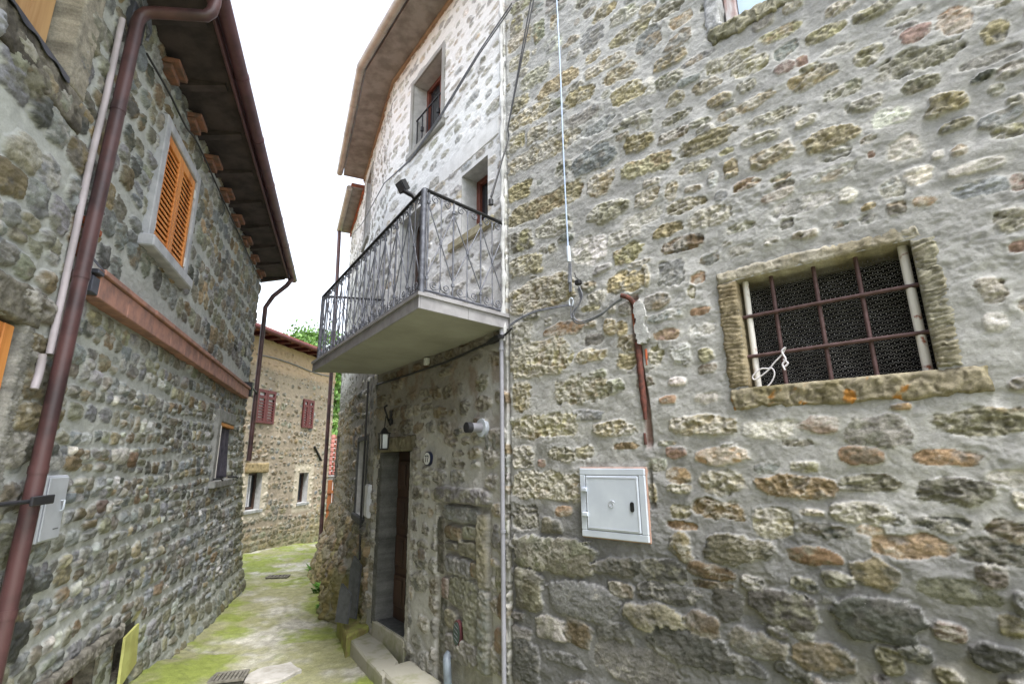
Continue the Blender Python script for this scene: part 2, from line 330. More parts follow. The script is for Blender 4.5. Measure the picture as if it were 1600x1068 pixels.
def courses(rnd, u0, u1, z0, z1, h=(.08, .15), asp=(1.0, 2.1), wob=.03):
    z = z0; out = []
    while z < z1:
        hh = rnd.uniform(*h); u = u0-rnd.uniform(0, .2); ph = rnd.uniform(0, 6)
        while u < u1:
            ww = min(hh*rnd.uniform(*asp), .45)
            zz = z+hh/2+wob*math.sin(u*1.7+ph)+rnd.uniform(-.012, .012)
            if rnd.random() < .16 and hh > .1:
                out.append((u+ww/2, zz+hh*.25, ww, hh*.48)); out.append((u+ww/2+rnd.uniform(-.02, .02), zz-hh*.25, ww*.9, hh*.45))
            else: out.append((u+ww/2, zz, ww, hh*rnd.uniform(.86, 1.02)))
            u += ww
        z += hh
    return out
def rough_block(pl, u0, u1, z0, z1, h0, h1, col, name, parent, seed=0, amp=.008, wob=.012, col2=None, stripe=0, spots=None, step=.009, fix=''):
    us = grid_coords(u0, u1, step); zs = grid_coords(z0, z1, step); U, Z = np.meshgrid(us, zs)
    f = fbm(U*22, Z*22, seed, 4, .6); lo = fbm(U*3, Z*3, seed+9, 3); rd = 1-np.abs(fbm(U*16, Z*20, seed+5, 4, .6))
    e = np.minimum(np.minimum(U-u0, u1-U), np.minimum(Z-z0, z1-Z)); H = h1+amp*(f*.7+(rd-.6))-.012*(1-sst(0, .016, e))+amp*.5*fbm(U*60, Z*60, seed+3, 3)
    if stripe: H = H+amp*.9*np.sin((Z*1.0+U*.12*np.sign(stripe))*abs(stripe)+2.5*f)*.8
    c = np.array(col)[None, None, :]*(1+.38*f+.2*lo)[..., None]
    if col2 is not None:
        q = sst(.0, .5, fbm(U*6, Z*6, seed+40, 4))[..., None]; c = c*(1-q)+np.array(col2)*q
    if spots is not None:
        q = (sst(.42, .6, fbm(U*13, Z*13, seed+70, 4))*.9)[..., None]; c = c*(1-q)+np.array(spots)*q
    us = np.pad(us, 1, mode='edge'); zs = np.pad(zs, 1, mode='edge'); U2, Z2 = np.meshgrid(us, zs)
    fd = np.ones_like(U2)
    for ch, dd in (('a', U2-u0), ('b', u1-U2), ('c', Z2-z0), ('d', z1-Z2)):
        if ch in fix: fd = fd*sst(0, .05, dd)
    W = wob*fbm(U2*16, Z2*16, seed+20, 4)*1.2*fd; W2 = wob*fbm(U2*16, Z2*16, seed+23, 4)*1.2*fd
    H = np.pad(H, 1, constant_values=h0); c = np.pad(c, ((1, 1), (1, 1), (0, 0)), mode='edge')
    V = pl.P(U2+W, Z2+W2, H).reshape(-1, 3); nz, nu = U2.shape; idx = np.arange(nz*nu).reshape(nz, nu)
    Q = np.stack([idx[:-1, :-1], idx[:-1, 1:], idx[1:, 1:], idx[1:, :-1]], -1).reshape(-1, 4)
    me = np_mesh(name, V, Q, np.concatenate([np.clip(c, .01, .85), np.ones(c.shape[:2]+(1,))], -1).reshape(-1, 4)); me.materials.append(M['masonry'])
    if np.dot(np.array(me.polygons[len(Q)//2].normal)[:2], pl.n) < 0: me.flip_normals()
    return link(bpy.data.objects.new(name, me), parent)
def reveal(pl, u0, u1, z0, z1, depth, m, parent, name='reveal', back=None):
    mb = MB(); t = .04
    mb.box(pl, u0-t, u0, z0-t, z1+t, -depth, -.004); mb.box(pl, u1, u1+t, z0-t, z1+t, -depth, -.004)
    mb.box(pl, u0, u1, z0-t, z0, -depth, -.006); mb.box(pl, u0, u1, z1, z1+t, -depth, -.006)
    o = mb.build(name, m, parent)
    MB().box(pl, u0-t, u1+t, z0-t, z1+t, -depth-.05, -depth-.001).build('back_panel', back or M['dark'], o)
    return o

# ================================================================== RIGHT STONE BUILDING
HR = thing('stone_building', (1.0, 3.6, -2.1), 'tall grey rubble stone building on the right with a small barred window', 'building')
BW = (1.885, 2.752, .39, 1.071)
UW = (2.005, 2.62, 2.93, 3.7)
wr = Wall(R, -.0, 4.3, -2.5, 4.9, .0068, .0068, (BW, UW), 11, (153, 152, 149), .16, .014)
SR = """816 8 34 18 g;807 40 18 26 y;812 62 36 24 y;842 50 18 28 g;865 36 11 20 y;812 96 28 22 y;836 121 44 26 g;812 162 24 24 y;828 181 58 26 y;867 165 19 20 g;863 70 28 20 w;870 131 64 20 y;906 151 44 22 y;840 210 30 24 g;808 223 20 22 y;846 238 98 28 y;909 184 46 20 k;933 199 50 16 k;943 20 40 18 y;972 27 46 18 g;925 58 36 30 k;982 54 62 22 y;1013 64 40 28 k;1041 20 52 20 g;1063 33 36 16 o;1059 62 44 20 k;926 89 24 14 y;944 103 62 18 y;969 115 52 20 g;1046 93 54 18 y;981 146 54 30 y;1013 136 20 26 w;1044 124 42 20 g;989 190 60 14 g;1053 155 28 18 y;994 224 42 24 y;1057 183 46 14 g;1051 211 48 18 b;926 250 64 30 k;1010 258 78 26 y;881 262 24 20 g;939 287 38 30 y;1072 234 26 20 y;
1139 94 74 22 y;1170 105 60 20 y;1217 52 66 18 y;1089 92 54 10 k;1228 79 38 20 k;1225 107 34 18 r;1253 96 20 14 r;1267 123 76 22 y;1291 50 64 20 y;1308 79 52 14 w;1314 10 50 16 y;1103 134 48 16 y;1165 134 30 16 g;1123 155 36 14 y;1166 165 90 16 y;1209 181 80 18 g;1258 191 36 14 g;1314 143 62 18 g;1106 220 88 26 y;1203 244 72 28 g;1191 215 64 14 g;1296 217 86 28 y;1084 262 50 14 y;1141 265 22 26 y;1136 237 22 10 y;1332 168 26 14 g;1076 126 36 12 k;1094 191 36 12 g;1304 272 70 18 w;
1367 16 80 18 g;1417 24 70 14 g;1433 52 54 22 r;1493 29 58 34 o;1558 48 50 34 y;1354 86 52 28 y;1437 92 134 34 g;1545 92 104 16 k;1438 131 64 18 g;1537 119 42 10 d;1557 139 26 18 g;1475 162 70 30 y;1354 162 54 20 g;1391 184 60 26 w;1493 196 54 14 g;1577 205 54 20 y;1416 231 52 34 w;1464 242 20 12 w;1524 260 90 16 w;1590 157 36 16 g;1566 4 26 12 y;
947 331 62 26 g;1010 310 36 22 y;1049 301 20 24 y;1070 321 54 20 y;1108 339 60 28 g;1005 340 54 20 w;1041 360 44 18 y;973 368 54 20 w;1065 381 58 20 b;921 391 46 36 w;981 397 44 26 y;1049 428 42 38 k;976 441 52 28 y;1008 431 12 28 y;939 420 28 12 k;1091 433 20 16 o;1081 457 12 18 y;1157 355 44 12 g;1166 289 46 16 b;1083 295 24 10 o;1112 281 16 22 w;1028 470 40 22 k;1094 485 32 10 o;1097 514 42 18 w;1039 494 50 14 k;924 481 30 10 y;1041 522 40 16 r;952 512 20 22 y;973 512 18 24 y;
1215 306 52 14 r;1253 320 96 22 w;1325 304 26 22 w;1391 295 40 30 w;1435 276 40 26 w;1443 315 38 14 o;1355 323 22 10 y;1578 345 52 28 g;1589 385 30 16 r;1590 284 26 24 r;1361 242 12 10 r;1550 452 46 34 b;1555 502 36 26 w;
815 519 30 34 g;841 560 84 54 y;815 619 26 44 y;849 665 92 36 y;817 714 30 34 g;878 514 56 18 o;922 506 18 8 o;924 555 48 20 y;927 531 28 16 k;907 607 78 38 g;934 585 24 14 g;958 604 30 20 g;980 536 28 24 b;980 563 30 22 y;1024 555 24 26 y;1063 553 28 30 w;1104 553 22 20 y;1105 576 30 14 r;1043 624 26 12 o;1099 665 94 28 y;958 670 60 22 y;878 711 38 18 g;912 706 30 18 y;1126 714 78 24 o;1056 706 30 18 r;1058 597 26 12 w;846 723 12 10 r;978 697 36 10 b;917 648 50 16 k;
815 376 32 30 y;821 415 44 32 y;844 460 90 46 y;811 299 36 24 y;851 319 106 30 y;863 354 50 24 g;
852 759 98 42 g;822 807 36 40 d;881 798 24 14 o;864 821 30 24 g;864 867 112 52 g;826 920 40 60 g;912 939 104 52 k;972 920 36 24 b;961 884 70 26 d;1036 892 68 30 d;1111 890 70 24 b;1047 927 90 26 d;1139 946 42 48 d;1023 965 88 38 y;1100 976 48 32 b;961 991 58 34 d;905 987 38 40 b;860 980 44 36 w;1078 1014 120 50 d;991 1040 114 60 k;822 1040 36 80 d;882 1029 60 16 d;1228 950 100 48 d;1186 1006 82 36 g;1291 1025 92 44 y;1375 966 130 60 d;1149 856 110 40 g;1272 869 84 26 o;1284 828 80 20 d;1130 753 62 34 g;1242 761 116 30 b;1122 796 74 28 b;1207 815 58 44 y;1355 755 88 24 g;1344 800 90 26 g;1359 828 40 16 o;1344 710 70 26 o;1062 800 32 20 y;1066 821 44 12 o;1066 854 32 38 y;1060 742 34 22 o;1062 762 34 14 y;1021 770 12 26 y;1257 912 40 18 d;1269 800 36 10 b;1115 913 60 12 b;
1372 673 98 40 k;1540 655 150 36 g;1482 714 104 22 o;1495 767 124 40 d;1576 746 60 22 w;1474 819 80 22 d;1581 830 70 36 b;1395 809 34 16 d;1408 636 30 10 o;1594 780 24 24 y;1423 853 122 32 o;1368 892 62 40 y;1493 923 122 34 g;1549 863 104 36 d;1488 988 48 30 r;1564 1028 80 40 d;1388 1031 40 36 y;1579 976 44 30 y;1594 940 22 34 d;1486 1058 44 22 y;1198 670 80 26 w;1279 663 60 22 r;1160 1040 60 30 d;1240 1050 50 26 d;1430 1020 50 24 d;930 760 0 0 y"""
rr = random.Random(5); placed = []
for ln in SR.replace('\n', '').split(';'):
    a = ln.split(); cx, cy, w_, h_ = map(float, a[:4]); 
    if w_ == 0: continue
    u, z = R.uv(cx, cy); ua, _ = R.uv(cx-w_/2, cy); ub, _ = R.uv(cx+w_/2, cy); _, za = R.uv(cx, cy+h_/2); _, zb = R.uv(cx, cy-h_/2)
    placed.append((u, z, ub-ua, zb-za, a[4], cy))
# beyond the surveyed part: plain courses
for (u, z, a, b) in courses(random.Random(3), 0, 4.3, -2.5, 6.4, (.08, .13), (1.0, 2.4)):
    if any(abs(u-q[0]) < (a+q[2])*.46 and abs(z-q[1]) < (b+q[3])*.44 for q in placed): continue
    if BW[0]-.2 < u < BW[1]+.2 and BW[2]-.2 < z < BW[3]+.15: continue
    if .6 < u < 1.26 and -.62 < z < .0: continue
    small = rr.random()
    if small < .12: continue
    k = rr.uniform(.5, .9)
    placed.append((u, z, a*k, b*k, rr.choice('yggkkwdb' if z > -.3 else 'ddkgb'), 2000))
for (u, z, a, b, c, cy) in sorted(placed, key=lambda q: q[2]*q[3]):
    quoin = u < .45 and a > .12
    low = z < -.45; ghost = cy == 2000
    col = PAL[c]*rr.uniform(.9, 1.3)*(0.66 if low else 1.12)  # low stones darkened, alley shade painted into their colour
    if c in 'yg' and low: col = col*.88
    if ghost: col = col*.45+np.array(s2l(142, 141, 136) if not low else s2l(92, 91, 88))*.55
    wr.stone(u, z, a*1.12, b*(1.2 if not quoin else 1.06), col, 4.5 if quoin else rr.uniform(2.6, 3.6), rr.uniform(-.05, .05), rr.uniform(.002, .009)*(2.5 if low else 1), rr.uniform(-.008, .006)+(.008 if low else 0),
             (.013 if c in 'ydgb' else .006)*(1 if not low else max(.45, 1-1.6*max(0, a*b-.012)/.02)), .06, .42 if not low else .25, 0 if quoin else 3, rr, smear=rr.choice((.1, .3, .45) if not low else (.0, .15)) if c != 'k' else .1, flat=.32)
# worn smooth mortar to the right of the barred window, damp dark patches and painted alley shade low down
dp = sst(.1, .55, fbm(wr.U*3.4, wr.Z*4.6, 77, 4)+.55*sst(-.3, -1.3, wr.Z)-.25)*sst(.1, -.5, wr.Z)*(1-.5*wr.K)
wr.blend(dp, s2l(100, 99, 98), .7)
wr.blend(sst(.2, -1.0, wr.Z+.35*fbm(wr.U*1.5, wr.Z*2, 88, 4))*(1-wr.K), s2l(98, 98, 98), .86)  # mortar darkens towards the base: alley shade painted into its colour
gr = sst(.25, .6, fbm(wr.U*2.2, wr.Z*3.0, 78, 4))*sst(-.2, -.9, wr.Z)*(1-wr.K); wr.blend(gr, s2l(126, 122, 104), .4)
wr.H += (.006*fbm(wr.U*4, wr.Z*7, 79, 4)+.010*(1-np.abs(fbm(wr.U*12, wr.Z*16, 80, 4, .6)))*sst(.05, .5, fbm(wr.U*2, wr.Z*2, 81, 3)))*(1-.8*wr.K)
# crack and groove where a pipe was chased in
ug, zg = R.uv(1000, 560); _, zg0 = R.uv(1010, 700); _, zg1 = R.uv(990, 465)
gx = np.abs(wr.U-(ug+.012*np.sin(wr.Z*6)+(wr.Z-zg)*-.02)); gm = sst(.035, .012, gx)*sst(zg0-.02, zg0+.05, wr.Z)*sst(zg1+.03, zg1-.02, wr.Z)
wr.H -= .03*gm; wr.blend(gm, s2l(120, 70, 52), .6)
uc, zc = R.uv(1018, 760); cm = sst(.022, .008, np.abs(wr.U-uc-.01*wr.fine))*sst(zc-.16, zc-.1, wr.Z)*sst(zc+.16, zc+.1, wr.Z); wr.H -= .02*cm; wr.blend(cm, s2l(90, 88, 80), .6)
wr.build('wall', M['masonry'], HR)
# barred window
bw = reveal(R, *BW, .30, M['old_stone'], HR, 'barred_window')
bw['label'] = 'small window closed by rusty bars and wire netting'
rough_block(R, 1.775, 2.80, BW[3]-.004, 1.15, -.25, .006, s2l(138, 130, 110), 'lintel', bw, 3, .009, .012, s2l(160, 154, 140), fix='c')
rough_block(R, 1.775, BW[0]+.004, .40, BW[3]-.006, -.25, .010, s2l(134, 123, 100), 'jamb', bw, 4, .007, .010, s2l(120, 108, 84), stripe=240, fix='bd')
rough_block(R, BW[1]-.004, 2.845, .40, BW[3]-.006, -.25, .010, s2l(130, 126, 110), 'jamb', bw, 5, .009, .016, s2l(128, 122, 104), stripe=-250, fix='ad')
rough_block(R, 1.785, 2.925, .268, BW[2]+.004, -.25, .016, s2l(134, 126, 106), 'sill', bw, 6, .013, .014, s2l(112, 104, 78), spots=s2l(158, 108, 44), fix='d')
for i, u in enumerate((1.925, 2.075, 2.30, 2.505, 2.712)):
    end = i in (0, 4)
    mb = MB(); mb.tube([R.P(u, .385, -.07), R.P(u, .6, -.07), R.P(u, .85, -.07), R.P(u, 1.075, -.07)], .022 if i == 4 else .018 if i == 0 else .0115, 12)
    o = mb.build('vertical_bar', M['white_bar'] if end else M['bar_iron'], bw)
    if end: o['label'] = 'vertical bar in flaking white paint'
for z in (.587, .837):
    mb = MB(); mb.tube([R.P(1.885, z, -.055), R.P(2.3, z+.004, -.052), R.P(2.752, z+.006, -.055)], .0115, 10); mb.build('crossbar', M['bar_iron'], bw)
mb = MB(); a, b, c, d = BW; s_ = .0235                                   # hexagonal wire netting as one sheet of wire
for j in range(int((d-c)/s_)):
    z = c+j*s_; pts = []
    for i in range(int((b-a)/(s_*.5))+1):
        pts.append(R.P(min(a+i*s_*.5, b), z+(.0055 if (i+j) % 2 else -.0055)+.003*math.sin(i*.7+j), -.105+.006*math.sin(i*.21+j*.3)))
    mb.tube(pts, .0026, 3, False)
    for i in range(j % 2, int((b-a)/(s_*.5)), 2):
        u = a+i*s_*.5; mb.tube([R.P(u, z+.0055, -.105+.006*math.sin(i*.21+j*.3)), R.P(u, z+s_-.0055, -.105+.006*math.sin(i*.21+j*.3+.3))], .0026, 3, False)
mb.build('wire_netting', M['mesh_wire'], bw)
# string knotted on the bars
def curve(pl, pts, n=8):                                                # smooth path through wall points (u, z, h)
    P = [np.array(p, float) for p in pts]; out = []
    for i in range(len(P)-1):
        p0 = P[max(i-1, 0)]; p1 = P[i]; p2 = P[i+1]; p3 = P[min(i+2, len(P)-1)]
        for k in range(n):
            t = k/n; out.append(.5*((2*p1)+(-p0+p2)*t+(2*p0-5*p1+4*p2-p3)*t*t+(-p0+3*p1-3*p2+p3)*t**3))
    out.append(P[-1]); return [pl.P(*q) for q in out] if pl is not None else out
def pxs(pl, pts, h): return [(*pl.uv(x, y), (hh if (hh := (q[0] if q else None)) is not None else h)) for (x, y, *q) in pts]
mb = MB(); mb.tube(curve(R, pxs(R, [(1226, 541), (1220, 552), (1207, 566), (1200, 574), (1187, 575), (1174, 586), (1177, 592), (1190, 584), (1203, 574), (1208, 584), (1200, 600), (1186, 607), (1176, 604)], -.03)), .0045, 6)
mb.tube(curve(R, pxs(R, [(1226, 541), (1220, 548), (1226, 560), (1221, 568), (1225, 577)], -.025)), .0055, 6); mb.tube(curve(R, pxs(R, [(1222, 560), (1229, 566), (1224, 572)], -.028)), .006, 6)
tag(mb.build('string', M['string']), 'knotted white string looped around the bars of the small barred window', 'string')
# upper window, the sky's reflection painted into its pane colour
uw = reveal(R, *UW, .22, M['stone_trim'], HR, 'upper_window', M['dark']); uw['label'] = 'upper window with a pale blue sky reflection painted into its glass and a peeling white post'
MB().box(R, UW[0]+.012, UW[0]+.09, UW[2], UW[3], -.16, -.08, .008).build('frame', M['old_white_post'], uw)
MB().box(R, UW[0]+.095, UW[1], UW[2]+.002, UW[3], -.14, -.12).build('pane', M['glass_sky'], uw)
rough_block(R, UW[0]-.08, UW[1]+.1, UW[2]-.115, UW[2]+.003, -.2, .02, s2l(140, 136, 118), 'sill', uw, 8, .016, .02, s2l(104, 102, 84), fix='d')
rough_block(R, UW[0]-.1, UW[0]+.003, UW[2], UW[3], -.2, .014, s2l(150, 150, 150), 'jamb', uw, 9, .006, .01)
# body and roof behind the wall
def body(parent, pl, u0, u1, z0, z1, depth, back=-.36, name='house_body'): return MB().box(pl, u0, u1, z0, z1, -depth, back).build(name, M['house_body'], parent)
mb = MB()
for (a, b, c, d) in ((0.05, 1.8, -2.5, 4.85), (2.75, 4.3, -2.5, 4.85), (1.8, 2.75, -2.5, .3), (1.8, 2.75, 1.2, 2.8), (1.8, 2.75, 3.8, 4.85)): mb.box(R, a+.001, b-.001, c, d, -5, -.352)
mb.build('rear_masonry', M['house_body'], HR)

# ================================================================== MIDDLE HOUSE (facade A, bent facade B)
HM = thing('plastered_house', (-1.2, 5.8, -2.1), 'pale plastered stone house with wide grey eaves, behind the iron balcony', 'house')
DOOR = (A.uv(639, 850)[0], A.uv(593, 850)[0], -1.775, .098)
W1 = (1.28, 2.08, 4.0, 5.07); W2 = (.29, .79, 2.28, 3.0); BD = (1.62, 2.36, 1.21, 3.09)
wa = Wall(A, 0, A_END, -2.5, 5.62, .010, .010, (DOOR, W1, W2, BD), 23, (172, 171, 168), .12, .012)
ra = random.Random(12)
nm = lambda a, b, z: a+(b-a)*float(sst(.9, 1.5, np.array(z)))
for (u, z, a, b) in courses(ra, 0, A_END, -2.5, 5.6, (.12, .22), (1.0, 2.3), .04):
    up = z > 1.2
    if ra.random() < (.05 if up else .14): continue
    if up:
        col = PAL[ra.choice('kkgswwt')]*ra.uniform(1.1, 1.7); k = ra.choice((.6, .8, .95))
        wa.stone(u, z, a*k, b*k*.8, col, 2.8, ra.uniform(-.12, .12), ra.uniform(.002, .012), ra.uniform(-.008, .004), .010, .2, .3, 3, ra, smear=.42)
    else:
        col = PAL[ra.choice('kksgdbt')]*ra.uniform(.85, 1.1); k = ra.choice((.7, .85, .98))
        wa.stone(u, z, a*k, b*k, col*(.55+.45*(ra.random() < .5))+np.array(s2l(146, 144, 138))*.25, 3.2, ra.uniform(-.15, .15), ra.uniform(.006, .022), ra.uniform(-.006, .010), .016, .08, .2, 3, ra, smear=.35, flat=.34)
# whiter limewash above the balcony
lw = sst(1.1, 1.6, wa.Z)*(1-.45*wa.K); wa.blend(lw*(1-.6*wa.K), s2l(226, 225, 223), .85)
# blocked-up doorway with its own stones
def apx(cx, cy, w_, h_, c, p=5, bul=.012, rise=.004, sm=.1, cut=0):
    u, z = A.uv(cx, cy); ua, _ = A.uv(cx+w_/2, cy); ub, _ = A.uv(cx-w_/2, cy); _, za = A.uv(cx, cy+h_/2); _, zb = A.uv(cx, cy-h_/2)
    wa.stone(u, z, ub-ua, zb-za, c, p, 0, bul*1.4, rise+.004, .009, .04, .3, cut, ra, sm, flat=.25, warp=.4)
K = PAL['k']; G_ = PAL['g']
uj0, _ = A.uv(768, 900); uj1, _ = A.uv(682, 900); _, zj = A.uv(722, 770)
inn = sst(uj0-.02, uj0+.02, wa.U)*sst(uj1+.02, uj1-.02, wa.U)*sst(zj+.02, zj-.02, wa.Z); wa.blend(inn, s2l(146, 144, 140), .8); wa.H = wa.H*(1-inn*.7)-.03*inn
for q in ((721, 774, 86, 24, K, 6, .02, .02), (756, 860, 15, 120, G_, 6, .016, .012), (757, 985, 15, 130, K, 6, .016, .012), (687, 850, 10, 90, PAL['d'], 6, .004, -.016), (690, 990, 10, 130, PAL['d'], 6, .004, -.016),
          (720, 803, 56, 26, K), (710, 832, 26, 22, PAL['b']), (736, 832, 22, 22, G_), (733, 858, 30, 26, PAL['s']), (707, 852, 18, 14, G_), (715, 884, 42, 30, K), (742, 890, 9, 24, PAL['b']), (697, 918, 10, 34, PAL['r']), (724, 926, 44, 48, G_), (705, 966, 18, 30, G_), (735, 975, 20, 60, G_), (720, 1015, 50, 40, K)): apx(*q)
for q in ((775, 690, 7, 26, K), (764, 690, 7, 26, K), (776, 838, 12, 40, K), (782, 905, 12, 40, G_), (786, 945, 14, 40, PAL['b']), (784, 1000, 20, 40, PAL['o']), (660, 865, 12, 18, PAL['r']), (790, 820, 10, 30, G_)): apx(*q, cut=2, p=3)
# brown damp stain under the balcony
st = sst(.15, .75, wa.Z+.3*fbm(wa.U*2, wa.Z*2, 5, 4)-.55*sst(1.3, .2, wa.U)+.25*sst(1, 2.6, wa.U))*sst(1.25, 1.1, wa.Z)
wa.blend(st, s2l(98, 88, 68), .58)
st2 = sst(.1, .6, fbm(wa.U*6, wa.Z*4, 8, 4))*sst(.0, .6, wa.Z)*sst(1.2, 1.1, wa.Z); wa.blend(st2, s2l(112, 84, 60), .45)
dm = sst(-.9, -1.9, wa.Z+.3*fbm(wa.U*3, wa.Z*2, 14, 4)); wa.blend(dm, s2l(124, 124, 116), .4)
wa.build('front_wall', M['plaster'], HM)

BWIN1 = (.62, 1.5, -.76, .28); BWIN2 = (4.55, 4.9, -.35, .52); BUP = (1.85, 2.45, 3.95, 5.3); BEN = 5.05
wb = Wall(B, 0, BEN, -2.6, 5.62, .014, .012, (BWIN1, BWIN2, BUP), 37, (146, 144, 138), .16, .02)
rb = random.Random(21)
for (u, z, a, b) in courses(rb, 0, BEN, -2.6, 5.6, (.10, .22), (.9, 2.0), .05):
    if z > 1.1:
        if rb.random() < .3: continue
        col = PAL[rb.choice('kkgsww')]*rb.uniform(.9, 1.25); k = rb.choice((.6, .8))
        wb.stone(u, z, a*k, b*k, col, 2.8, rb.uniform(-.2, .2), rb.uniform(.004, .02), 0, .012, .2, .3, 3, rb, smear=.3)
    elif z > -.9:
        col = PAL[rb.choice('kkksdgt' if u < 2.2 else 'ttbygks')]*rb.uniform(.8, 1.15)
        wb.stone(u, z, a*.92, b*.9, col, 3, rb.uniform(-.25, .25), rb.uniform(.012, .035)*(.4 if u < .9 else 1), -.004, .014*(.5 if u < .9 else 1), .16, .1, 3, rb, smear=.2)
    else:
        col = PAL[rb.choice('ttybgs')]*rb.uniform(.8, 1.1)
        wb.stone(u, z, a*.8, b*1.5, col, 3, rb.uniform(.3, .9), rb.uniform(.03, .07), 0, .02, .2, .0, 3, rb, smear=.1)
lw = sst(1.2, 1.7, wb.Z)*(1-.4*wb.K); wb.blend(lw*(1-.6*wb.K), s2l(226, 225, 223), .8)
ms = sst(-.2, .4, fbm(wb.U*3, wb.Z*3, 3, 4)+.7*sst(-1.0, -2.1, wb.Z)-.3)*sst(-.8, -1.4, wb.Z); wb.blend(ms, s2l(122, 116, 66), .6)
tn = sst(1.6, 3.4, wb.U)*sst(1.2, .6, wb.Z)*.5; wb.blend(tn, s2l(160, 142, 110), .6)
wb.H += .34*sst(-.75, -2.2, wb.Z)*sst(.75, 1.3, wb.U)*(1+.25*fbm(wb.U*2, wb.Z*2, 4, 3))     # battered rubble foot
CU = 2.95                                                                                 # beyond this the roof is lower
wb.build('side_wall', M['masonry'], HM, cut=lambda u, z: (u > CU) & (z > 5.36))
# --- front door
dr = reveal(A, *DOOR, .26, M['dark_stone'], HM, 'front_door', M['dark_wood'])
mb = MB(); u0, u1, z0, z1 = DOOR; h = -.20; um = (u0+u1)/2
mb.box(A, u0+.001, u1-.001, z0+.001, z1-.001, -.24, h)
for k in range(4):
    for s_ in (0, 1):
        a = u0+.06+s_*(um-u0); b = a+(um-u0)-.10; c = z0+.14+k*.43; mb.box(A, a, b, c, c+.34, h+.001, h+.022, .012); mb.box(A, a+.05, b-.05, c+.05, c+.29, h+.023, h+.034, .008)
o = mb.build('door_leaf', M['dark_wood'], dr)
MB().tube([A.P(u0+.1, -.78, h), A.P(u0+.1, -.78, h+.06)], .02, 12).build('door_knob', M['black_iron'], dr)
rough_block(A, u1-.016, u1+.11, z0-.05, z1-.002, -.2, .022, s2l(84, 84, 82), 'jamb', dr, 31, .006, .006, fix='a')
rough_block(A, u0-.09, u0+.012, z0-.05, z1-.002, -.2, .022, s2l(140, 138, 132), 'jamb', dr, 32, .006, .006, fix='b')
rough_block(A, u0-.10, u1+.12, z1, z1+.17, -.2, .045, s2l(116, 110, 92), 'lintel', dr, 33, .008, .008, s2l(96, 92, 74), fix='c')
rough_block(A, u0-.22, u0-.095, z1-.11, z1+.035, -.1, .05, s2l(120, 116, 110), 'corbel_stone', dr, 34, .006, .006)
# threshold slab in front of the door
MB().box(A, u0-.02, u1+.05, -2.4, -1.78, -.2, .03, .012).build('threshold', M['step'], dr)
# --- windows
def small_window(pl, w, parent, name, frame_m, trim, depth=.25, trim_w=.07, mull=True):
    rv = reveal(pl, *w, depth, M['cement'], parent, name)
    a, b, c, d = w; mb = MB()
    mb.box(pl, a+.002, a+.06, c+.002, d-.002, -depth+.002, -depth+.06, .006); mb.box(pl, b-.06, b-.002, c+.002, d-.002, -depth+.002, -depth+.06, .006)
    mb.box(pl, a+.061, b-.061, d-.06, d-.003, -depth+.002, -depth+.06, .006); mb.box(pl, a+.061, b-.061, c+.003, c+.06, -depth+.002, -depth+.06, .006)
    if mull: mb.box(pl, (a+b)/2-.03, (a+b)/2+.03, c+.061, d-.061, -depth+.003, -depth+.055, .006)
    mb.build('frame', frame_m, rv); MB().box(pl, a+.06, b-.06, c+.06, d-.06, -depth+.008, -depth+.02).build('pane', M['glass_dark'], rv)
    if trim:
        t = trim_w; mb = MB(); mb.box(pl, a-t, a-.001, c, d+t, -.1, .022, .006); mb.box(pl, b+.001, b+t, c, d+t, -.1, .022, .006); mb.box(pl, a, b, d+.001, d+t, -.1, .020, .006)
        mb.build('surround', trim, rv); MB().box(pl, a-t-.03, b+t+.03, c-.09, c-.001, -.2, .05, .01).build('sill', trim, rv)
    return rv
w1 = small_window(A, W1, HM, 'window', M['window_wood'], M['concrete'])
mb = MB(); z0 = W1[2]+.06; z1 = W1[2]+.52
for k in range(6): mb.tube([A.P(W1[0]+.03+k*.148, z0, -.05), A.P(W1[0]+.03+k*.148, z1, -.05)], .009, 6)
mb.tube([A.P(W1[0], z1, -.05), A.P(W1[1], z1, -.05)], .013, 6); mb.tube([A.P(W1[0], z0, -.05), A.P(W1[1], z0, -.05)], .011, 6)
for k in (1, 4): mb.tube([A.P(W1[0]+.03+k*.148, z0+.2, -.05), A.P(W1[0]+.03+k*.148, z0+.26, -.05)], .022, 8)
mb.build('window_railing', M['black_iron'], w1)
w2 = small_window(A, W2, HM, 'window', M['window_wood'], None, mull=False)
MB().box(A, W2[0]-.12, W2[1]+.22, W2[2]-.10, W2[2]-.001, -.2, .04, .01).build('sill', M['pale_sandstone'], w2)
bd = small_window(A, BD, HM, 'balcony_door', M['dark_wood'], None, .3)
small_window(B, BUP, HM, 'window', M['dark_wood'], M['concrete'])
small_window(B, BWIN1, HM, 'window', M['dark_wood'], M['dark_stone'], .2)
small_window(B, BWIN2, HM, 'window', M['dark_wood'], M['old_stone'], .2, .05, False)
# pale wide beam of plaster over the balcony window
MB().box(A, W2[0]-.2, W2[1]+.5, W2[3]+.12, W2[3]+.34, -.1, .014, .01).build('plaster_band', M['white_plaster'], HM)
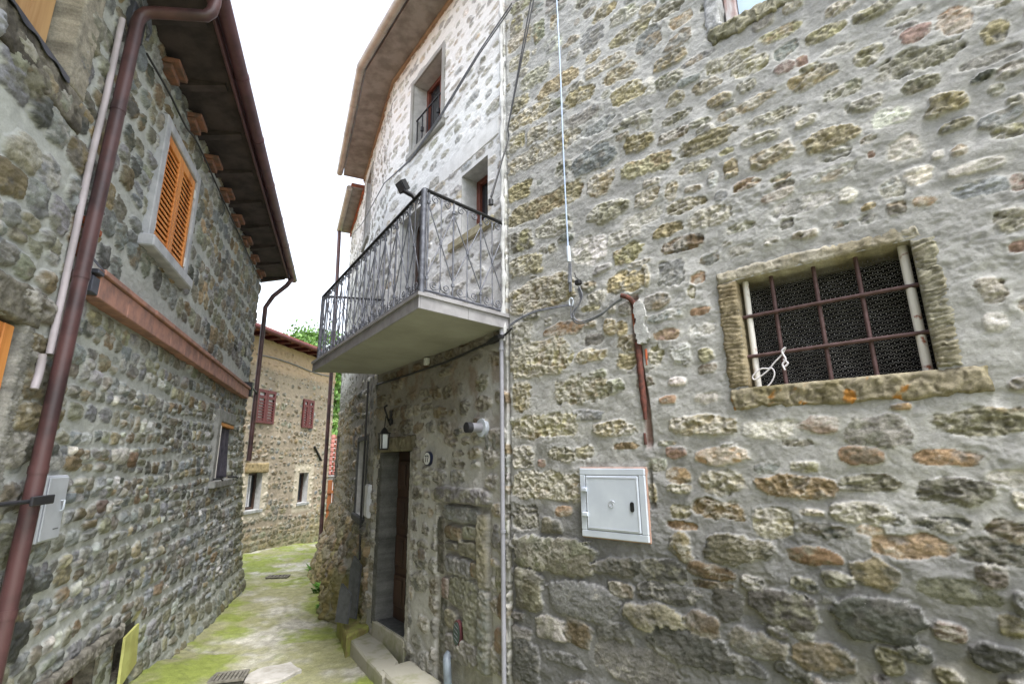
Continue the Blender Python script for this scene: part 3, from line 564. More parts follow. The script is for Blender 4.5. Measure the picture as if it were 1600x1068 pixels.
# red chalk-like remains of plaster bricks beside the balcony window
# --- eaves of A and B
ZE = 5.66
def eave_pts(off):                                                     # corner of A and B offset lines
    # intersection of A offset and B offset lines
    a0 = A.P(0, 0, off)[:2]; b0 = B.P(0, 0, off)[:2]; Mx = np.array([A.d, -B.d]).T; t = np.linalg.solve(Mx, b0-a0); return a0+A.d*t[0]
def strip(mb, o0, o1, z0, z1, ua=-.4, ub=CU+.02):
    def ring(o): return [np.array([*A.P(ua, 0, o)[:2]]), eave_pts(o), np.array([*B.P(ub, 0, o)[:2]])]
    r0, r1 = ring(o0), ring(o1); vs = []
    for z in (z0, z1):
        for r in (r0, r1): vs += [(*p, z) for p in r]
    fs = []
    for i in (0, 1):
        fs += [(i, i+1, 4+i, 3+i), (6+i, 9+i, 10+i, 7+i), (i, 6+i, 7+i, i+1), (3+i, 4+i, 10+i, 9+i)]
    fs += [(0, 3, 9, 6), (2, 8, 11, 5)]; mb.add(vs, fs)
rf = MB(); strip(rf, -4.0, .50, ZE+.16, ZE+.24); rfo = rf.build('roof', M['roof_tile'], HM)
mb = MB(); strip(mb, -.05, .40, ZE, ZE+.10); mb.build('soffit', M['eave_board'], rfo)
mb = MB(); strip(mb, -.02, .035, ZE-.05, ZE-.002); o = mb.build('wall_plate', M['plate_wood'], rfo)
mb = MB(); strip(mb, .402, .425, ZE+.0, ZE+.155); mb.build('fascia', M['eave_board'], rfo)
def gutter(path, r, m, parent, collars=()):
    mb = MB(); mb.tube(path, r, 14)
    for p, q in collars: mb.tube([p, q], r*1.09, 14)
    return mb.build('gutter', m, parent)
gp = [np.array([*A.P(-.4, 0, .50)[:2], ZE+.05]), np.array([*eave_pts(.50), ZE+.05]), np.array([*B.P(CU+.05, 0, .50)[:2], ZE+.05])]
cl = []
for (pp, qq) in ((gp[0], gp[1]), (gp[1], gp[2])):
    d_ = (qq-pp)/np.linalg.norm(qq-pp)
    for t in np.arange(.08, np.linalg.norm(qq-pp)-.05, .8): cl.append((pp+d_*t, pp+d_*(t+.03)))
gutter(gp, .06, M['cream_gutter'], rfo, cl)
# lower roof over the far part
u0_, zc_ = B.uv(550, 287, .30); u1_, zc2 = B.uv(532, 346, .30)
ZC = 5.40
mb = MB(); mb.box(B, CU+.03, BEN+.15, ZC+.06, ZC+.14, -4, .26); low = mb.build('lower_roof', M['roof_tile'], HM)
MB().box(B, CU+.03, BEN+.12, ZC-.06, ZC+.058, -.3, .03).build('wall_plate', M['brick'], low)
MB().box(B, CU+.03, BEN+.13, ZC+.035, ZC+.058, .032, .25).build('soffit', M['eave_board'], low)
gutter([B.P(CU+.06, ZC+.03, .29), B.P(BEN+.02, ZC+.03, .29)], .06, M['cream_gutter'], low)
ub_, zb_ = B.uv(507, 845, .24)
mb = MB(); mb.tube([B.P(BEN-.03, ZC-.03, .29), B.P(BEN-.03, ZC-.2, .28), B.P(BEN-.03, 3.2, .24), B.P(BEN-.03, .5, .22), B.P(BEN-.03, -2.0, .20)], .042, 12)
dp_ = mb.build('downpipe', M['brown_metal'], HM)
mb = MB()
for (a, b, c, d) in ((0.02, 1.2, -2.5, 5.5), (2.4, A_END, -2.5, 5.5)): mb.box(A, a, b, c, d, -4.2, -.36)
mb.box(A, 1.2, 2.4, -2.5, 1.15, -4.2, -.361); mb.box(A, 1.2, 2.4, 3.15, 3.9, -4.2, -.361); mb.box(B, .0, BEN-.02, -2.5, 5.3, -4.2, -.362)
mb.build('rear_masonry', M['house_body'], HM)

# ================================================================== BALCONY
ZS = 1.105                                                             # underside of the slab
def at_z(px, py, z): d = ray(px, py); return d*(z/d[2])
c1 = at_z(655, 482, ZS)[:2]; c2 = at_z(489, 581, ZS)[:2]; q1 = A.P(.0, 0, -.02)[:2]; q2 = A.P(A_END-.02, 0, -.02)[:2]
BAL = thing('balcony', (*(c1+c2+q1+q2)/4, ZS), 'grey slab balcony with wrought iron railing of crossed bars and scrolls above the front door', 'balcony')
def prism(mb, pts, z0, z1): return mb.poly([(*p, z0) for p in pts], (0, 0, z1-z0))
def inset(pts, d):
    c = sum(pts)/len(pts); return [p+(c-p)/np.linalg.norm(c-p)*d for p in pts]
prism(MB(), [c1, c2, q2, q1], ZS, ZS+.10).build('slab', M['slab_under'], BAL)
# stone edging: fascia tiles and cap
mb = MB()
def edge_strip(mb, p, q, off0, off1, z0, z1, gaps=None):
    d = (q-p)/np.linalg.norm(q-p); n = np.array([d[1], -d[0]])
    if n.dot(np.array([-.79, -.6])) < 0 and abs(n.dot(np.array([-.79, -.6]))) > .3: n = -n
    if abs(n.dot(np.array([-.79, -.6]))) <= .3: n = n if n.dot(np.array([.5, -.8])) > 0 else -n
    return d, n
d1, n1 = edge_strip(mb, c1, c2, 0, 0, 0, 0); d2, n2 = edge_strip(mb, c1, q1, 0, 0, 0, 0)
if n2.dot(c1-c2) < 0: n2 = -n2
LL = np.linalg.norm(c2-c1); LS = np.linalg.norm(q1-c1)
nt_ = 6
for k in range(nt_):
    a = c1+d1*(LL*k/nt_+(.001 if k else -.012)); b = c1+d1*(LL*(k+1)/nt_-.002); mb.poly([(*a, ZS+.002), (*b, ZS+.002), (*(b+n1*.012), ZS+.002), (*(a+n1*.012), ZS+.002)], (0, 0, .098))
for k in range(2):
    a = c1+d2*(LS*k/2+.001); b = c1+d2*(LS*(k+1)/2-.002); mb.poly([(*a, ZS+.002), (*b, ZS+.002), (*(b+n2*.012), ZS+.002), (*(a+n2*.012), ZS+.002)], (0, 0, .098))
mb.build('edge_tiles', M['slab_tile'], BAL)
mb = MB(); prism(mb, [c1+n1*.03+n2*.03, c2+n1*.03, q2, q1+n2*.03], ZS+.1005, ZS+.128); mb.build('floor_slab', M['slab_tile'], BAL)
ZB, ZT = ZS+.17, ZS+1.02
r1 = c1-n1*.03-n2*.03; r2 = c2-n1*.03+(q2-c2)/np.linalg.norm(q2-c2)*.02-d1*.02; w1p = q1-n2*.03; w2p = q2+(c1-c2)/LL*.04
MB().tube([(*w1p, ZT), (*r1, ZT)], .016, 8).tube([(*r1, ZT), (*r2, ZT)], .016, 8).tube([(*r2, ZT), (*w2p, ZT)], .016, 8).build('top_rail', M['black_iron'], BAL)
MB().tube([(*w1p, ZB), (*r1, ZB)], .011, 6).tube([(*r1, ZB), (*r2, ZB)], .011, 6).tube([(*r2, ZB), (*w2p, ZB)], .011, 6).build('bottom_rail', M['iron'], BAL)
def post(p, r=.02):
    x = MB(); x.tube([(*p, ZS+.128), (*p, ZT)], r, 4); x.build('post', M['iron'], BAL)
for p in (r1, r2): post(p, .026)
def spiral(c, ex, ez, r, turns, sgn, n=18, a0=0):
    return [c+ex*(r*(1-.72*t/n)*math.cos(a0+sgn*turns*6.283*t/n))+ez*(r*(1-.72*t/n)*math.sin(a0+sgn*turns*6.283*t/n)) for t in range(n+1)]
def rail_side(p, q, n, end=True):
    d = (q-p); Ld = np.linalg.norm(d); d = d/Ld; D = np.array([*d, 0]); Zv = np.array([0, 0, 1.0]); w_ = Ld/n
    P = lambda t, z: np.array([*(p+d*t), z])
    for k in range(n+1):
        t = k*w_; t = min(max(t, .045), Ld-.03) if k in (0, n) else t
        mb = MB(); mb.tube([P(t, ZB), P(t, ZT)], .0085, 6)
        for zz in (ZB+.10, ZT-.10): mb.tube([P(t, zz-.012), P(t, zz+.012)], .015, 8)
        mb.build('baluster', M['iron'], BAL)
    for k in range(n):
        a = k*w_+(.045 if k == 0 else 0); b = (k+1)*w_-(.03 if k == n-1 else 0); m_ = (a+b)/2
        mb = MB(); mb.tube([P(m_, ZB), P(m_, ZT)], .005, 5); 
        mb.tube([P(a+.008, ZB+.14), P(b-.008, ZT-.14)], .0055, 5); mb.tube([P(b-.008, ZB+.14), P(a+.008, ZT-.14)], .0055, 5)
        zm = (ZB+ZT)/2; mb.tube([P(m_, zm-.014), P(m_, zm+.014)], .013, 8); mb.build('crossed_bars', M['iron'], BAL)
        r = min(.038, (b-a)*.17)
        for zz, sg in ((ZT-.055, 1), (ZB+.055, -1)):
            mb = MB()
            for s_ in (-1, 1):
                c = P(m_+s_*(b-a)*.24, zz)
                mb.tube(spiral(c, D*s_, Zv*sg, r, 1.35, -1, 16, 1.57), .0048, 5)
                mb.tube([c+Zv*sg*r, P(m_+s_*.012, zz+sg*.02), P(m_, zz-sg*.045)], .0048, 5)
            mb.build('scroll', M['iron'], BAL)
rail_side(r1, w1p, 3); rail_side(r1, r2, 11); rail_side(r2, w2p, 3)

# ================================================================== LEFT HOUSE
HL = thing('left_stone_house', (-3.6, 5.5, -2.0), 'dark cobble stone house on the left with overhanging brown eaves and an orange louvred shutter', 'house')
SH = (4.66, 5.56, 1.86, 2.93); SM = (7.95, 8.88, -.24, .56); UL = (2.2, 3.19, 2.22, 3.3); OD = (2.2, 3.33, -1.2, .76); CE = (4.2, 5.08, -2.2, -1.42); CB = (5.44, 5.84, -1.78, -1.40)
wl = Wall(L, 1.2, 10.05, -2.5, 3.55, .014, .0095, (SH, SM, UL, OD, CE, CB), 51, (176, 178, 174), .12, .010)
rl = random.Random(31)
def ok(u, z, m=.04): return not any(a-m < u < b+m and c-m < z < d+m for (a, b, c, d) in wl.holes)
DK = 'ssdkgkgbks'
for (u, z, a, b) in courses(rl, 1.2, 10.0, 1.14, 3.6, (.14, .25), (.75, 1.4), .05):
    if z < 1.42 and u > 3.55: continue
    c = rl.choice(DK+'kt'); col = PAL[c]*rl.uniform(1.1, 1.65)*np.array([.97, 1, 1.04])
    wl.stone(u+rl.uniform(-.02, .02), z, a*rl.uniform(.86, 1.02), b*rl.uniform(.82, 1.0), col, rl.uniform(2.8, 4.4), rl.uniform(-.3, .3), rl.uniform(.016, .036), -.004, .011, .06, .0, 3, rl, flat=.3, warp=.8)
for (u, z, a, b) in courses(rl, 1.2, 10.05, -2.5, 1.13, (.085, .175), (.85, 1.8), .03):
    if u < 3.75 and rl.random() < .25: continue
    c = rl.choice(DK*2+'kkkkwwgsyb'); col = PAL[c]*rl.uniform(1.1, 1.75)*np.array([.97, 1, 1.04])
    q = u > 9.75
    wl.stone(u, z, a*rl.uniform(.84, .96)*(1.3 if q else 1), b*rl.uniform(.82, .97), col, rl.uniform(3.6, 6), rl.uniform(-.1, .1), rl.uniform(.012, .034), -.004, .010, .05, .0, 3, rl, warp=.7, smear=rl.choice((0, 0, .15)), flat=.33)
for k, (cx, cy, w_, h_, c) in enumerate(((62, 600, 60, 62, 'g'), (58, 655, 70, 54, 'y'), (20, 700, 60, 60, 's'), (24, 840, 70, 70, 'g'), (26, 775, 60, 50, 's'), (20, 930, 60, 60, 'd'), (10, 1010, 60, 60, 'd'), (185, 712, 26, 26, 'w'), (205, 717, 14, 22, 'o'), (155, 790, 14, 20, 'r'), (52, 130, 40, 60, 's'), (60, 480, 60, 50, 's'), (90, 545, 40, 40, 'g'))):
    u, z = L.uv(cx, cy); ua, _ = L.uv(cx-w_/2, cy); ub, _ = L.uv(cx+w_/2, cy); _, za = L.uv(cx, cy+h_/2); _, zb = L.uv(cx, cy-h_/2)
    wl.stone(u, z, abs(ub-ua)*1.1, abs(zb-za), PAL[c]*(.85 if c != 'w' else 1.1), 4, 0, .03, .004, .012, .1, 0, 1, rl)
gm = sst(8.8, 9.9, wl.U)*sst(.9, -.5, wl.Z)*wl.K; wl.blend(gm, s2l(112, 112, 76), .5)
gm = sst(-1.3, -2.0, wl.Z+.25*fbm(wl.U*3, wl.Z*3, 2, 3)); wl.blend(gm, s2l(100, 104, 66), .35)
wl.H += .22*sst(.9, -2.3, wl.Z)*sst(5.0, 10.0, wl.U)+.10*sst(-1.6, -2.2, wl.Z)*sst(5.2, 6.5, wl.U)
wl.build('wall', M['masonry'], HL)
# ledge of hollow terracotta blocks
LU = L.uv(156, 450, .11)[0]; LZ0 = (L.uv(152, 465, .105)[1]+L.uv(378, 616, .105)[1])/2; LZ1 = (L.uv(162, 417, .125)[1]+L.uv(380, 595, .125)[1])/2; LM = LZ1-.042
lb = MB(); u = LU
while u < 9.52:
    n_ = min(u+rl.uniform(.48, .52), 9.56); lb.box(L, u+.002, n_-.002, LZ0+rl.uniform(-.003, .003), LM-.003, -.05, .105+rl.uniform(-.003, .003), .006); lb.box(L, u+.004, n_-.001, LM, LZ1+rl.uniform(-.003, .003), -.05, .128+rl.uniform(-.004, .004), .005); u = n_
lb.build('terracotta_ledge', M['terracotta'], HL)
mb = MB(); mb.box(L, 3.60, 3.84, 1.30, 1.50, -.05, .03, .01); mb.box(L, 3.62, 3.86, 1.515, 1.565, -.05, .045, .01); mb.build('broken_brick_ledge', M['brick'], HL)
mb = MB(); mb.box(L, LU-.10, LU-.006, LZ0+.01, LM-.04, .0, .108, .004); mb.box(L, LU-.09, LU-.006, LM-.02, LM+.01, .0, .125, .004); mb.poly([L.P(LU-.11, LM+.015, .125), L.P(LU-.004, LM+.015, .125), L.P(LU-.02, LM+.16, .005), L.P(LU-.10, LM+.16, .005)], (0, 0, .006)); mb.build('lead_flashing', M['flashing'], HL)
# shutter window
sw = reveal(L, *SH, .12, M['stone_trim'], HL, 'shuttered_window'); a, b, c, d = SH
mb = MB(); mb.box(L, a-.105, a-.001, c, d+.10, -.1, .06, .008); mb.box(L, b+.001, b+.09, c, d+.10, -.1, .06, .008); mb.box(L, a, b, d+.001, d+.10, -.1, .058, .008); mb.build('surround', M['blue_trim'], sw)
MB().box(L, a-.15, b+.10, c-.105, c-.002, -.1, .12, .01).build('sill', M['blue_trim'], sw)
for k in (0, 1):
    mid = (a+b)/2; u0 = a+.008 if k == 0 else mid+.002; u1 = mid-.002 if k == 0 else b-.008; t = .062; z0 = c+.008; z1 = d-.008
    mb = MB(); mb.box(L, u0, u0+t, z0, z1, .0, .04, .005); mb.box(L, u1-t, u1, z0, z1, .0, .04, .005); mb.box(L, u0+t, u1-t, z0, z0+.085, .0, .038, .004); mb.box(L, u0+t, u1-t, z1-.085, z1, .0, .038, .004)
    n_ = 17; zz0 = z0+.09; st_ = (z1-.09-zz0)/n_
    for i in range(n_):
        z = zz0+i*st_; mb.poly([L.P(u0+t, z-st_*.02, .036), L.P(u1-t, z-st_*.02, .036), L.P(u1-t, z+st_*.86, .020), L.P(u0+t, z+st_*.86, .020)], (-L.n[0]*.008, -L.n[1]*.008, 0))
    lf = mb.build('shutter_leaf', M['orange_wood'], sw)
    for z in (z0+.14, z1-.14): 
        hu = u0+.004 if k == 0 else u1-.004; MB().box(L, hu-.014, hu+.014, z-.05, z+.05, .041, .052, .003).build('hinge', M['white'], sw)
# little window with loose dark cloth
sm = reveal(L, *SM, .30, M['stone_trim'], HL, 'small_window'); a, b, c, d = SM; h_ = .075
mb = MB(); mb.box(L, a-.17, a-.002, c, d+.17, -.1, h_, .01); mb.box(L, a, b+.05, d+.002, d+.17, -.1, h_-.002, .01); mb.build('surround', M['stone_trim'], sm)
MB().box(L, a-.2, b+.06, c-.10, c-.002, -.1, h_+.05, .01).build('sill', M['stone_trim'], sm)
MB().box(L, a+.002, b-.002, d-.05, d-.003, -.2, h_-.01, .004).build('lintel_board', M['orange_wood'], sm)
MB().box(L, a+.002, a+.03, c+.002, d-.052, -.05, h_+.004, .004).build('frame_edge', M['white_bar'], sm)
us = np.linspace(a+.08, b-.02, 40); zs = np.linspace(c+.02, d-.06, 20); U, Z = np.meshgrid(us, zs); Hh = .02+.035*np.sin(U*26+1.5*np.sin(Z*3))*(.4+.6*(d-Z)/(d-c))
idx = np.arange(U.size).reshape(U.shape); me = np_mesh('curtain', L.P(U, Z, Hh).reshape(-1, 3), np.stack([idx[:-1, :-1], idx[:-1, 1:], idx[1:, 1:], idx[1:, :-1]], -1).reshape(-1, 4)); me.materials.append(M['curtain'])
cu = link(bpy.data.objects.new('cloth', me), sm); md = cu.modifiers.new('thickness', 'SOLIDIFY'); md.thickness = .006
for u in (a-.1, b+.02): MB().tube([L.P(u, c+.02, h_-.02), L.P(u, c+.02, h_+.10), L.P(u+.03, c+.0, h_+.11)], .012, 8).build('shutter_holder', M['black_iron'], sm)
# upper-left boarded window
ul = reveal(L, *UL, .14, pm('peeling_painted_reveal', s2l(170, 158, 152), s2l(112, 72, 62), 7, .9, bump=.3), HL, 'boarded_window'); a, b, c, d = UL
rough_block(L, b-.003, 3.40, c, 3.35, -.3, .02, s2l(146, 140, 128), 'jamb', ul, 61, .005, .005, fix='a')
rough_block(L, 2.1, 3.42, 2.01, c+.003, -.3, .022, s2l(120, 115, 106), 'sill', ul, 62, .007, .006, s2l(76, 72, 66), fix='d')
mb = MB()
for k in range(5): mb.box(L, a+.004+k*.19, a+.004+k*.19+.185, c+.01, d-.002, -.125, -.10+.004*(k % 2), .004)
mb.build('planks', M['board'], ul)
us = np.linspace(a, b-.01, 40); mb = MB()
for i in range(39): mb.add([L.P(us[i], c+.012, -.09), L.P(us[i+1], c+.012, -.09), L.P(us[i+1], c+.016, .03), L.P(us[i], c+.016, .03), L.P(us[i], c-.02+.012*math.sin(i*.8), .036), L.P(us[i+1], c-.02+.012*math.sin((i+1)*.8), .036)], [(0, 1, 2, 3), (3, 2, 5, 4)])
o = mb.build('sill_sheet', M['flashing'], ul); o.modifiers.new('thickness', 'SOLIDIFY').thickness = .004
# orange framed window low left
od = reveal(L, *OD, .18, M['cement'], HL, 'orange_framed_window'); a, b, c, d = OD
mb = MB(); mb.box(L, b-.13, b-.045, c+.002, d-.03, -.14, -.012, .006); mb.box(L, a, b-.131, d-.12, d-.03, -.14, -.014, .006); mb.box(L, a, b-.121, -.35, -.28, -.14, -.022, .006); mb.build('frame', M['orange_wood'], od)
MB().box(L, a, b-.12, c, d-.13, -.10, -.08).build('pane', M['glass_dark'], od)
rough_block(L, b-.003, b+.10, c, d+.0, -.15, .012, s2l(138, 136, 130), 'jamb', od, 64, .006, .005, stripe=300, fix='a')
rough_block(L, a, b+.12, d-.003, d+.20, -.15, .02, s2l(118, 114, 104), 'lintel', od, 65, .008, .01)
# cellar opening under a long stone beam
ce = reveal(L, *CE, .22, M['old_stone'], HL, 'cellar_door', M['dark_wood'])
rough_block(L, 4.0, 5.42, -1.42, -1.315, -.2, .06, s2l(128, 124, 114), 'lintel', ce, 66, .012, .012, s2l(98, 94, 86))
mb = MB()
for k in range(6): mb.box(L, CE[0]+.002+k*.146, CE[0]+k*.146+.143, CE[2], CE[3]-.002, -.16, -.12, .004)
mb.build('door_boards', pm('dark_red_boards', s2l(74, 40, 36), s2l(56, 30, 28), 8, .6), ce)
cb = reveal(L, *CB, .12, M['old_stone'], HL, 'cellar_hatch'); a, b, c, d = CB
MB().poly([L.P(a+.02, c-.05, .05), L.P(b-.03, c+.03, .05), L.P(b-.005, d-.03, .02), L.P(a+.10, d-.06, .02)], (L.n[0]*.02, L.n[1]*.02, 0)).build('hatch_board', M['yellow_board'], cb)
# eaves
OV = .47; ZL = 3.50
MB().box(L, -7.0, 1.195, -2.6, 3.55, -4.4, -.02).build('unseen_shading_wing', M['house_body'], HL)  # unseen wing behind the camera, added to shade the lower right wall
rfl = MB().box(L, -7.0, 10.35, ZL+.20, ZL+.28, -4.5, OV+.06).build('roof', M['roof_tile'], HL)  # carried on over the added wing behind the camera
mb = MB(); mb.poly([L.P(1.2, ZL+.02, -.02), L.P(10.3, ZL+.02, -.02), L.P(10.3, ZL+.10, OV), L.P(1.2, ZL+.10, OV)], (0, 0, .05)); mb.build('soffit', M['dark_soffit'], rfl)
for k in range(12):
    u = 1.6+k*.78; MB().poly([L.P(u, ZL-.05, -.02), L.P(u+.09, ZL-.05, -.02), L.P(u+.09, ZL+.06, OV-.06), L.P(u, ZL+.06, OV-.06)], (0, 0, .06)).build('rafter', M['dark_soffit'], rfl)
MB().box(L, 1.2, 10.36, ZL+.03, ZL+.195, OV+.003, OV+.028, .003).build('fascia', M['brown_gutter'], rfl)
gp = [L.P(1.2, ZL+.11, OV+.095), L.P(10.38, ZL+.11, OV+.095)]
gutter(gp, .062, M['brown_gutter'], rfl, [(L.P(u, ZL+.11, OV+.095), L.P(u+.03, ZL+.11, OV+.095)) for u in np.arange(1.6, 10.3, 1.0)])
for k in range(8):
    u = 4.35+k*.74; mb = MB(); mb.box(L, u, u+.26, 3.41, 3.455, -.05, .14, .006); mb.box(L, u+.02, u+.25, 3.355, 3.407, -.05, .085, .006); mb.build('brick_corbel', M['old_brick'], HL)
# downpipe with its bend up to the gutter
ug = L.uv(209, 62, .10)[0]; ub = L.uv(38, 832, .10)[0]; zb = L.uv(38, 832, .10)[1]; zt = L.uv(209, 62, .10)[1]; pu = lambda z: ug+(ub-ug)*(zt-z)/(zt-zb); mb = MB()
mb.tube([L.P(ug-.02, ZL+.08, OV+.095), L.P(ug-.02, ZL-.08, OV+.095), L.P(ug-.02, ZL-.16, OV+.085), L.P(ug-.02, ZL-.21, OV+.05), L.P(ug-.02, ZL-.225, OV-.02), L.P(ug, 3.235, .20), L.P(ug, 3.215, .145), L.P(ug, 3.17, .112), L.P(ug, 3.10, .10), L.P(pu(2.7), 2.7, .10), L.P(pu(1.0), 1.0, .10), L.P(pu(-1.0), -1.0, .10), L.P(pu(-2.15)+.02, -2.15, .10)], .042, 18)
for z in (2.35, 1.12, -.05, -.78): mb.tube([L.P(pu(z), z, .10), L.P(pu(z+.045), z+.045, .10)], .0455, 18)
mb.build('downpipe', M['brown_metal'], HL)
ug = pu(-.19)
MB().tube([L.P(ug-.05, -.19, .14), L.P(ug-.14, -.19, .14), L.P(ug-.42, -.19, .10), L.P(ug-.5, -.20, .0)], .012, 8).box(L, ug-.13, ug+.09, -.215, -.165, .15, .165, .004).build('pipe_bracket', M['purple_bracket'], HL)
mb = MB(); uf, zf = L.uv(392, 620, .18)
mb.tube([L.P(10.14, ZL+.04, OV+.08), L.P(10.14, ZL-.1, OV), L.P(10.12, 3.15, .25), L.P(10.08, 2.9, .14), L.P(10.08, 1.0, .14), L.P(10.08, .02, .14)], .042, 14)
mb.build('rear_downpipe', M['brown_metal'], HL)
MB().box(L, 9.62, 9.75, 1.13, 1.38, .0, .14, .01).tube([L.P(9.7, 1.28, .13), L.P(10.0, 1.25, .15), L.P(10.08, 1.2, .15)], .016, 8).build('pipe_bracket', M['purple_bracket'], HL)
mb = MB()
for (a, b, c, d) in ((1.2, 2.2, -2.4, 3.5), (3.45, 4.2, -2.4, 3.5), (5.9, 7.7, -2.4, 3.5), (9.1, 10.03, -2.4, 3.5), (2.2, 3.45, .9, 2.0), (4.2, 5.9, -1.2, 1.7), (7.7, 9.1, -2.4, -.5), (7.7, 9.1, .8, 3.5)): mb.box(L, a+.001, b-.001, c, d, -4.4, -.46)
mb.build('rear_masonry', M['house_body'], HL)

# ================================================================== FAR HOUSE
HF = thing('far_house', (-6.5, 14.8, -2.3), 'tan plastered house with small red shutters closing off the end of the lane', 'house')
def fr(x0, y0, x1, y1):
    a, z1 = FAR.uv(x0, y0); b, z0 = FAR.uv(x1, y1); return (a, b, z0, z1)
FS1 = (-.10, .62, 1.02, 1.86); FS2 = (2.02, 2.56, 1.02, 1.83); FW1 = (-.08, .47, -1.19, -.27); FW2 = (2.16, 2.66, -1.19, -.33)
wf = Wall(FAR, -1.6, 3.82, -2.9, 3.25, .02, .018, (FS1, FS2, FW1, FW2), 71, (142, 130, 114), .18, .012)
rf_ = random.Random(41)
for (u, z, a, b) in courses(rf_, -1.6, 3.82, -2.9, 3.2, (.10, .2), (1, 2.0), .05):
    lowz = z < -1.35+.3*math.sin(u*2)
    if not lowz and rf_.random() < (.12 if z < 1.4 else .4): continue
    k = .95 if lowz else rf_.choice((.5, .7, .9)); col = PAL[rf_.choice('tbygs' if lowz else 'ttbbgsk')]*rf_.uniform(.7, 1.05)
    wf.stone(u, z, a*k, b*k, col, 2.6, rf_.uniform(-.2, .2), rf_.uniform(.008, .03), 0, .012, .2, 0, 3, rf_, smear=.2)
for w_ in (FW1, FW2): wf.blend(sst(.3, .2, np.maximum(np.maximum(w_[0]-wf.U, wf.U-w_[1]), np.maximum(w_[2]-wf.Z, wf.Z-w_[3]))), s2l(178, 168, 150), .8)
wf.blend(sst(2.35, 2.6, wf.Z+.06*wf.low), s2l(176, 152, 126), .75)
wf.blend(sst(-1.4, -2.2, wf.Z+.3*fbm(wf.U*2, wf.Z*3, 6, 4)), s2l(106, 104, 62), .5)
wf.build('wall', M['masonry'], HF)
for w_ in (FS1, FS2):
    rv = reveal(FAR, *w_, .12, M['concrete'], HF, 'shuttered_window'); a, b, c, d = w_; mid = (a+b)/2
    for (p, q) in ((a-.02, mid-.004), (mid+.004, b+.02)):
        mb = MB(); t = .075; mb.box(FAR, p, p+t, c-.03, d+.02, .02, .06, .005); mb.box(FAR, q-t, q, c-.03, d+.02, .02, .06, .005)
        for z in (c-.03, d-.22, d-.06): mb.box(FAR, p+t, q-t, z, z+.08, .02, .058, .004)
        for k in range(7): mb.box(FAR, p+t, q-t, c+.07+k*.075, c+.07+k*.075+.042, .025, .045)
        mb.build('shutter_leaf', M['red_wood'], rv)
        MB().box(FAR, p+t, q-t, c+.05, d-.05, .004, .012).build('inner_curtain', M['white_cloth'], rv)
for w_ in (FW1, FW2):
    rv = small_window(FAR, w_, HF, 'window', M['dark_wood'], None, .22); a, b, c, d = w_
    MB().box(FAR, a-.06, b+.08, c-.08, c-.001, -.1, .05, .01).build('sill', M['stone_trim'], rv)
    if w_ is FW1: MB().box(FAR, (a+b)/2-.06, (a+b)/2+.07, c+.08, d-.07, -.18, -.165).build('lace_curtain', M['white_cloth'], rv)
rough_block(FAR, FW1[0]-.15, FW1[1]+.18, FW1[3]+.0, FW1[3]+.24, -.1, .05, s2l(140, 124, 92), 'window_lintel', HF, 72, .01, .012, step=.025)
fro = MB().box(FAR, -1.8, 3.95, 3.33, 3.42, -4.5, .42).build('roof', M['roof_tile'], HF)
for k in range(11): MB().box(FAR, -1.5+k*.5, -1.36+k*.5, 3.235, 3.328, -.1, .36, .005).build('rafter_tail', M['red_wood'], fro)
gutter([FAR.P(-1.8, 3.31, .47), FAR.P(3.95, 3.31, .47)], .06, M['red_wood'], fro)
mb = MB(); mb.box(FAR, -1.58, 3.8, -2.8, -1.3, -4.4, -.36); mb.box(FAR, -1.58, 3.8, 1.95, 3.2, -4.4, -.36); mb.box(FAR, .75, 1.9, -1.3, 1.95, -4.4, -.36); mb.box(FAR, 2.75, 3.8, -1.3, 1.95, -4.4, -.36); mb.box(FAR, -1.58, -.2, -1.3, 1.95, -4.4, -.36); mb.build('rear_masonry', M['house_body'], HF)
p0 = FAR.uv(490, 697); p1 = FAR.uv(500, 719)
tag(MB().tube([FAR.P(*p0, .03), FAR.P(*p1, .05)], .035, 6).build('wall_tie', M['black_iron']), 'short slanting black iron tie bar on the tan wall of the far house', 'iron bar')
pt = [(400, 553), (430, 560), (460, 570), (490, 582), (515, 588)]
tag(MB().tube(curve(FAR, pxs(FAR, pt, .03)), .016, 6).build('wall_cable', M['cable_grey']), 'grey cable sagging along the top of the tan wall of the far house', 'cable')

# ================================================================== GROUND
CP = np.array([(-3.62, 4.95, -1.86), (-4.1, 6.2, -1.97), (-4.6, 7.7, -2.03), (-4.85, 9.0, -2.08), (-2.3, 5.2, -2.10), (-2.6, 7.2, -2.14), (-3.3, 6.6, -2.10), (-4.2, 9.9, -2.14), (-6.7, 12.9, -2.2), (-6.2, 16.9, -2.47), (-5.2, 14.3, -2.32), (-4.3, 11.6, -2.22),
               (-1.2, 4.5, -2.10), (0, 0, -2.1), (-1.5, 2, -2.05), (-8, 10, -2.25), (3, 3, -2.1), (-5, 24, -2.9), (0, 30, -3), (-40, 60, -3), (40, 60, -3), (0, -40, -2.1)])
def ground_z(x, y):
    x = np.asarray(x, float); y = np.asarray(y, float); n = 0; dsum = 0
    for a, b, c in CP:
        w_ = 1/(((x-a)**2+(y-b)**2)+.35)**1.6; n = n+w_*c; dsum = dsum+w_
    return n/dsum
def span(lo, hi, a, b, st):
    l = list(a-np.cumsum(st*1.25**np.arange(1, 40))); r = list(b+np.cumsum(st*1.25**np.arange(1, 40)))
    return np.array(sorted([max(v, lo) for v in l if v > lo]+[lo]+list(np.arange(a, b, st))+[v for v in r if v < hi]+[hi]))
gx = span(-160, 160, -7.0, .2, .022); gy = span(-120, 200, 3.9, 16.5, .030)
X, Y = np.meshgrid(gx, gy); G = ground_z(X, Y)
sx = X+.25*fbm(X*1.2, Y*1.2, 4, 3); sy = Y+.25*fbm(X*1.1, Y*1.1, 9, 3)
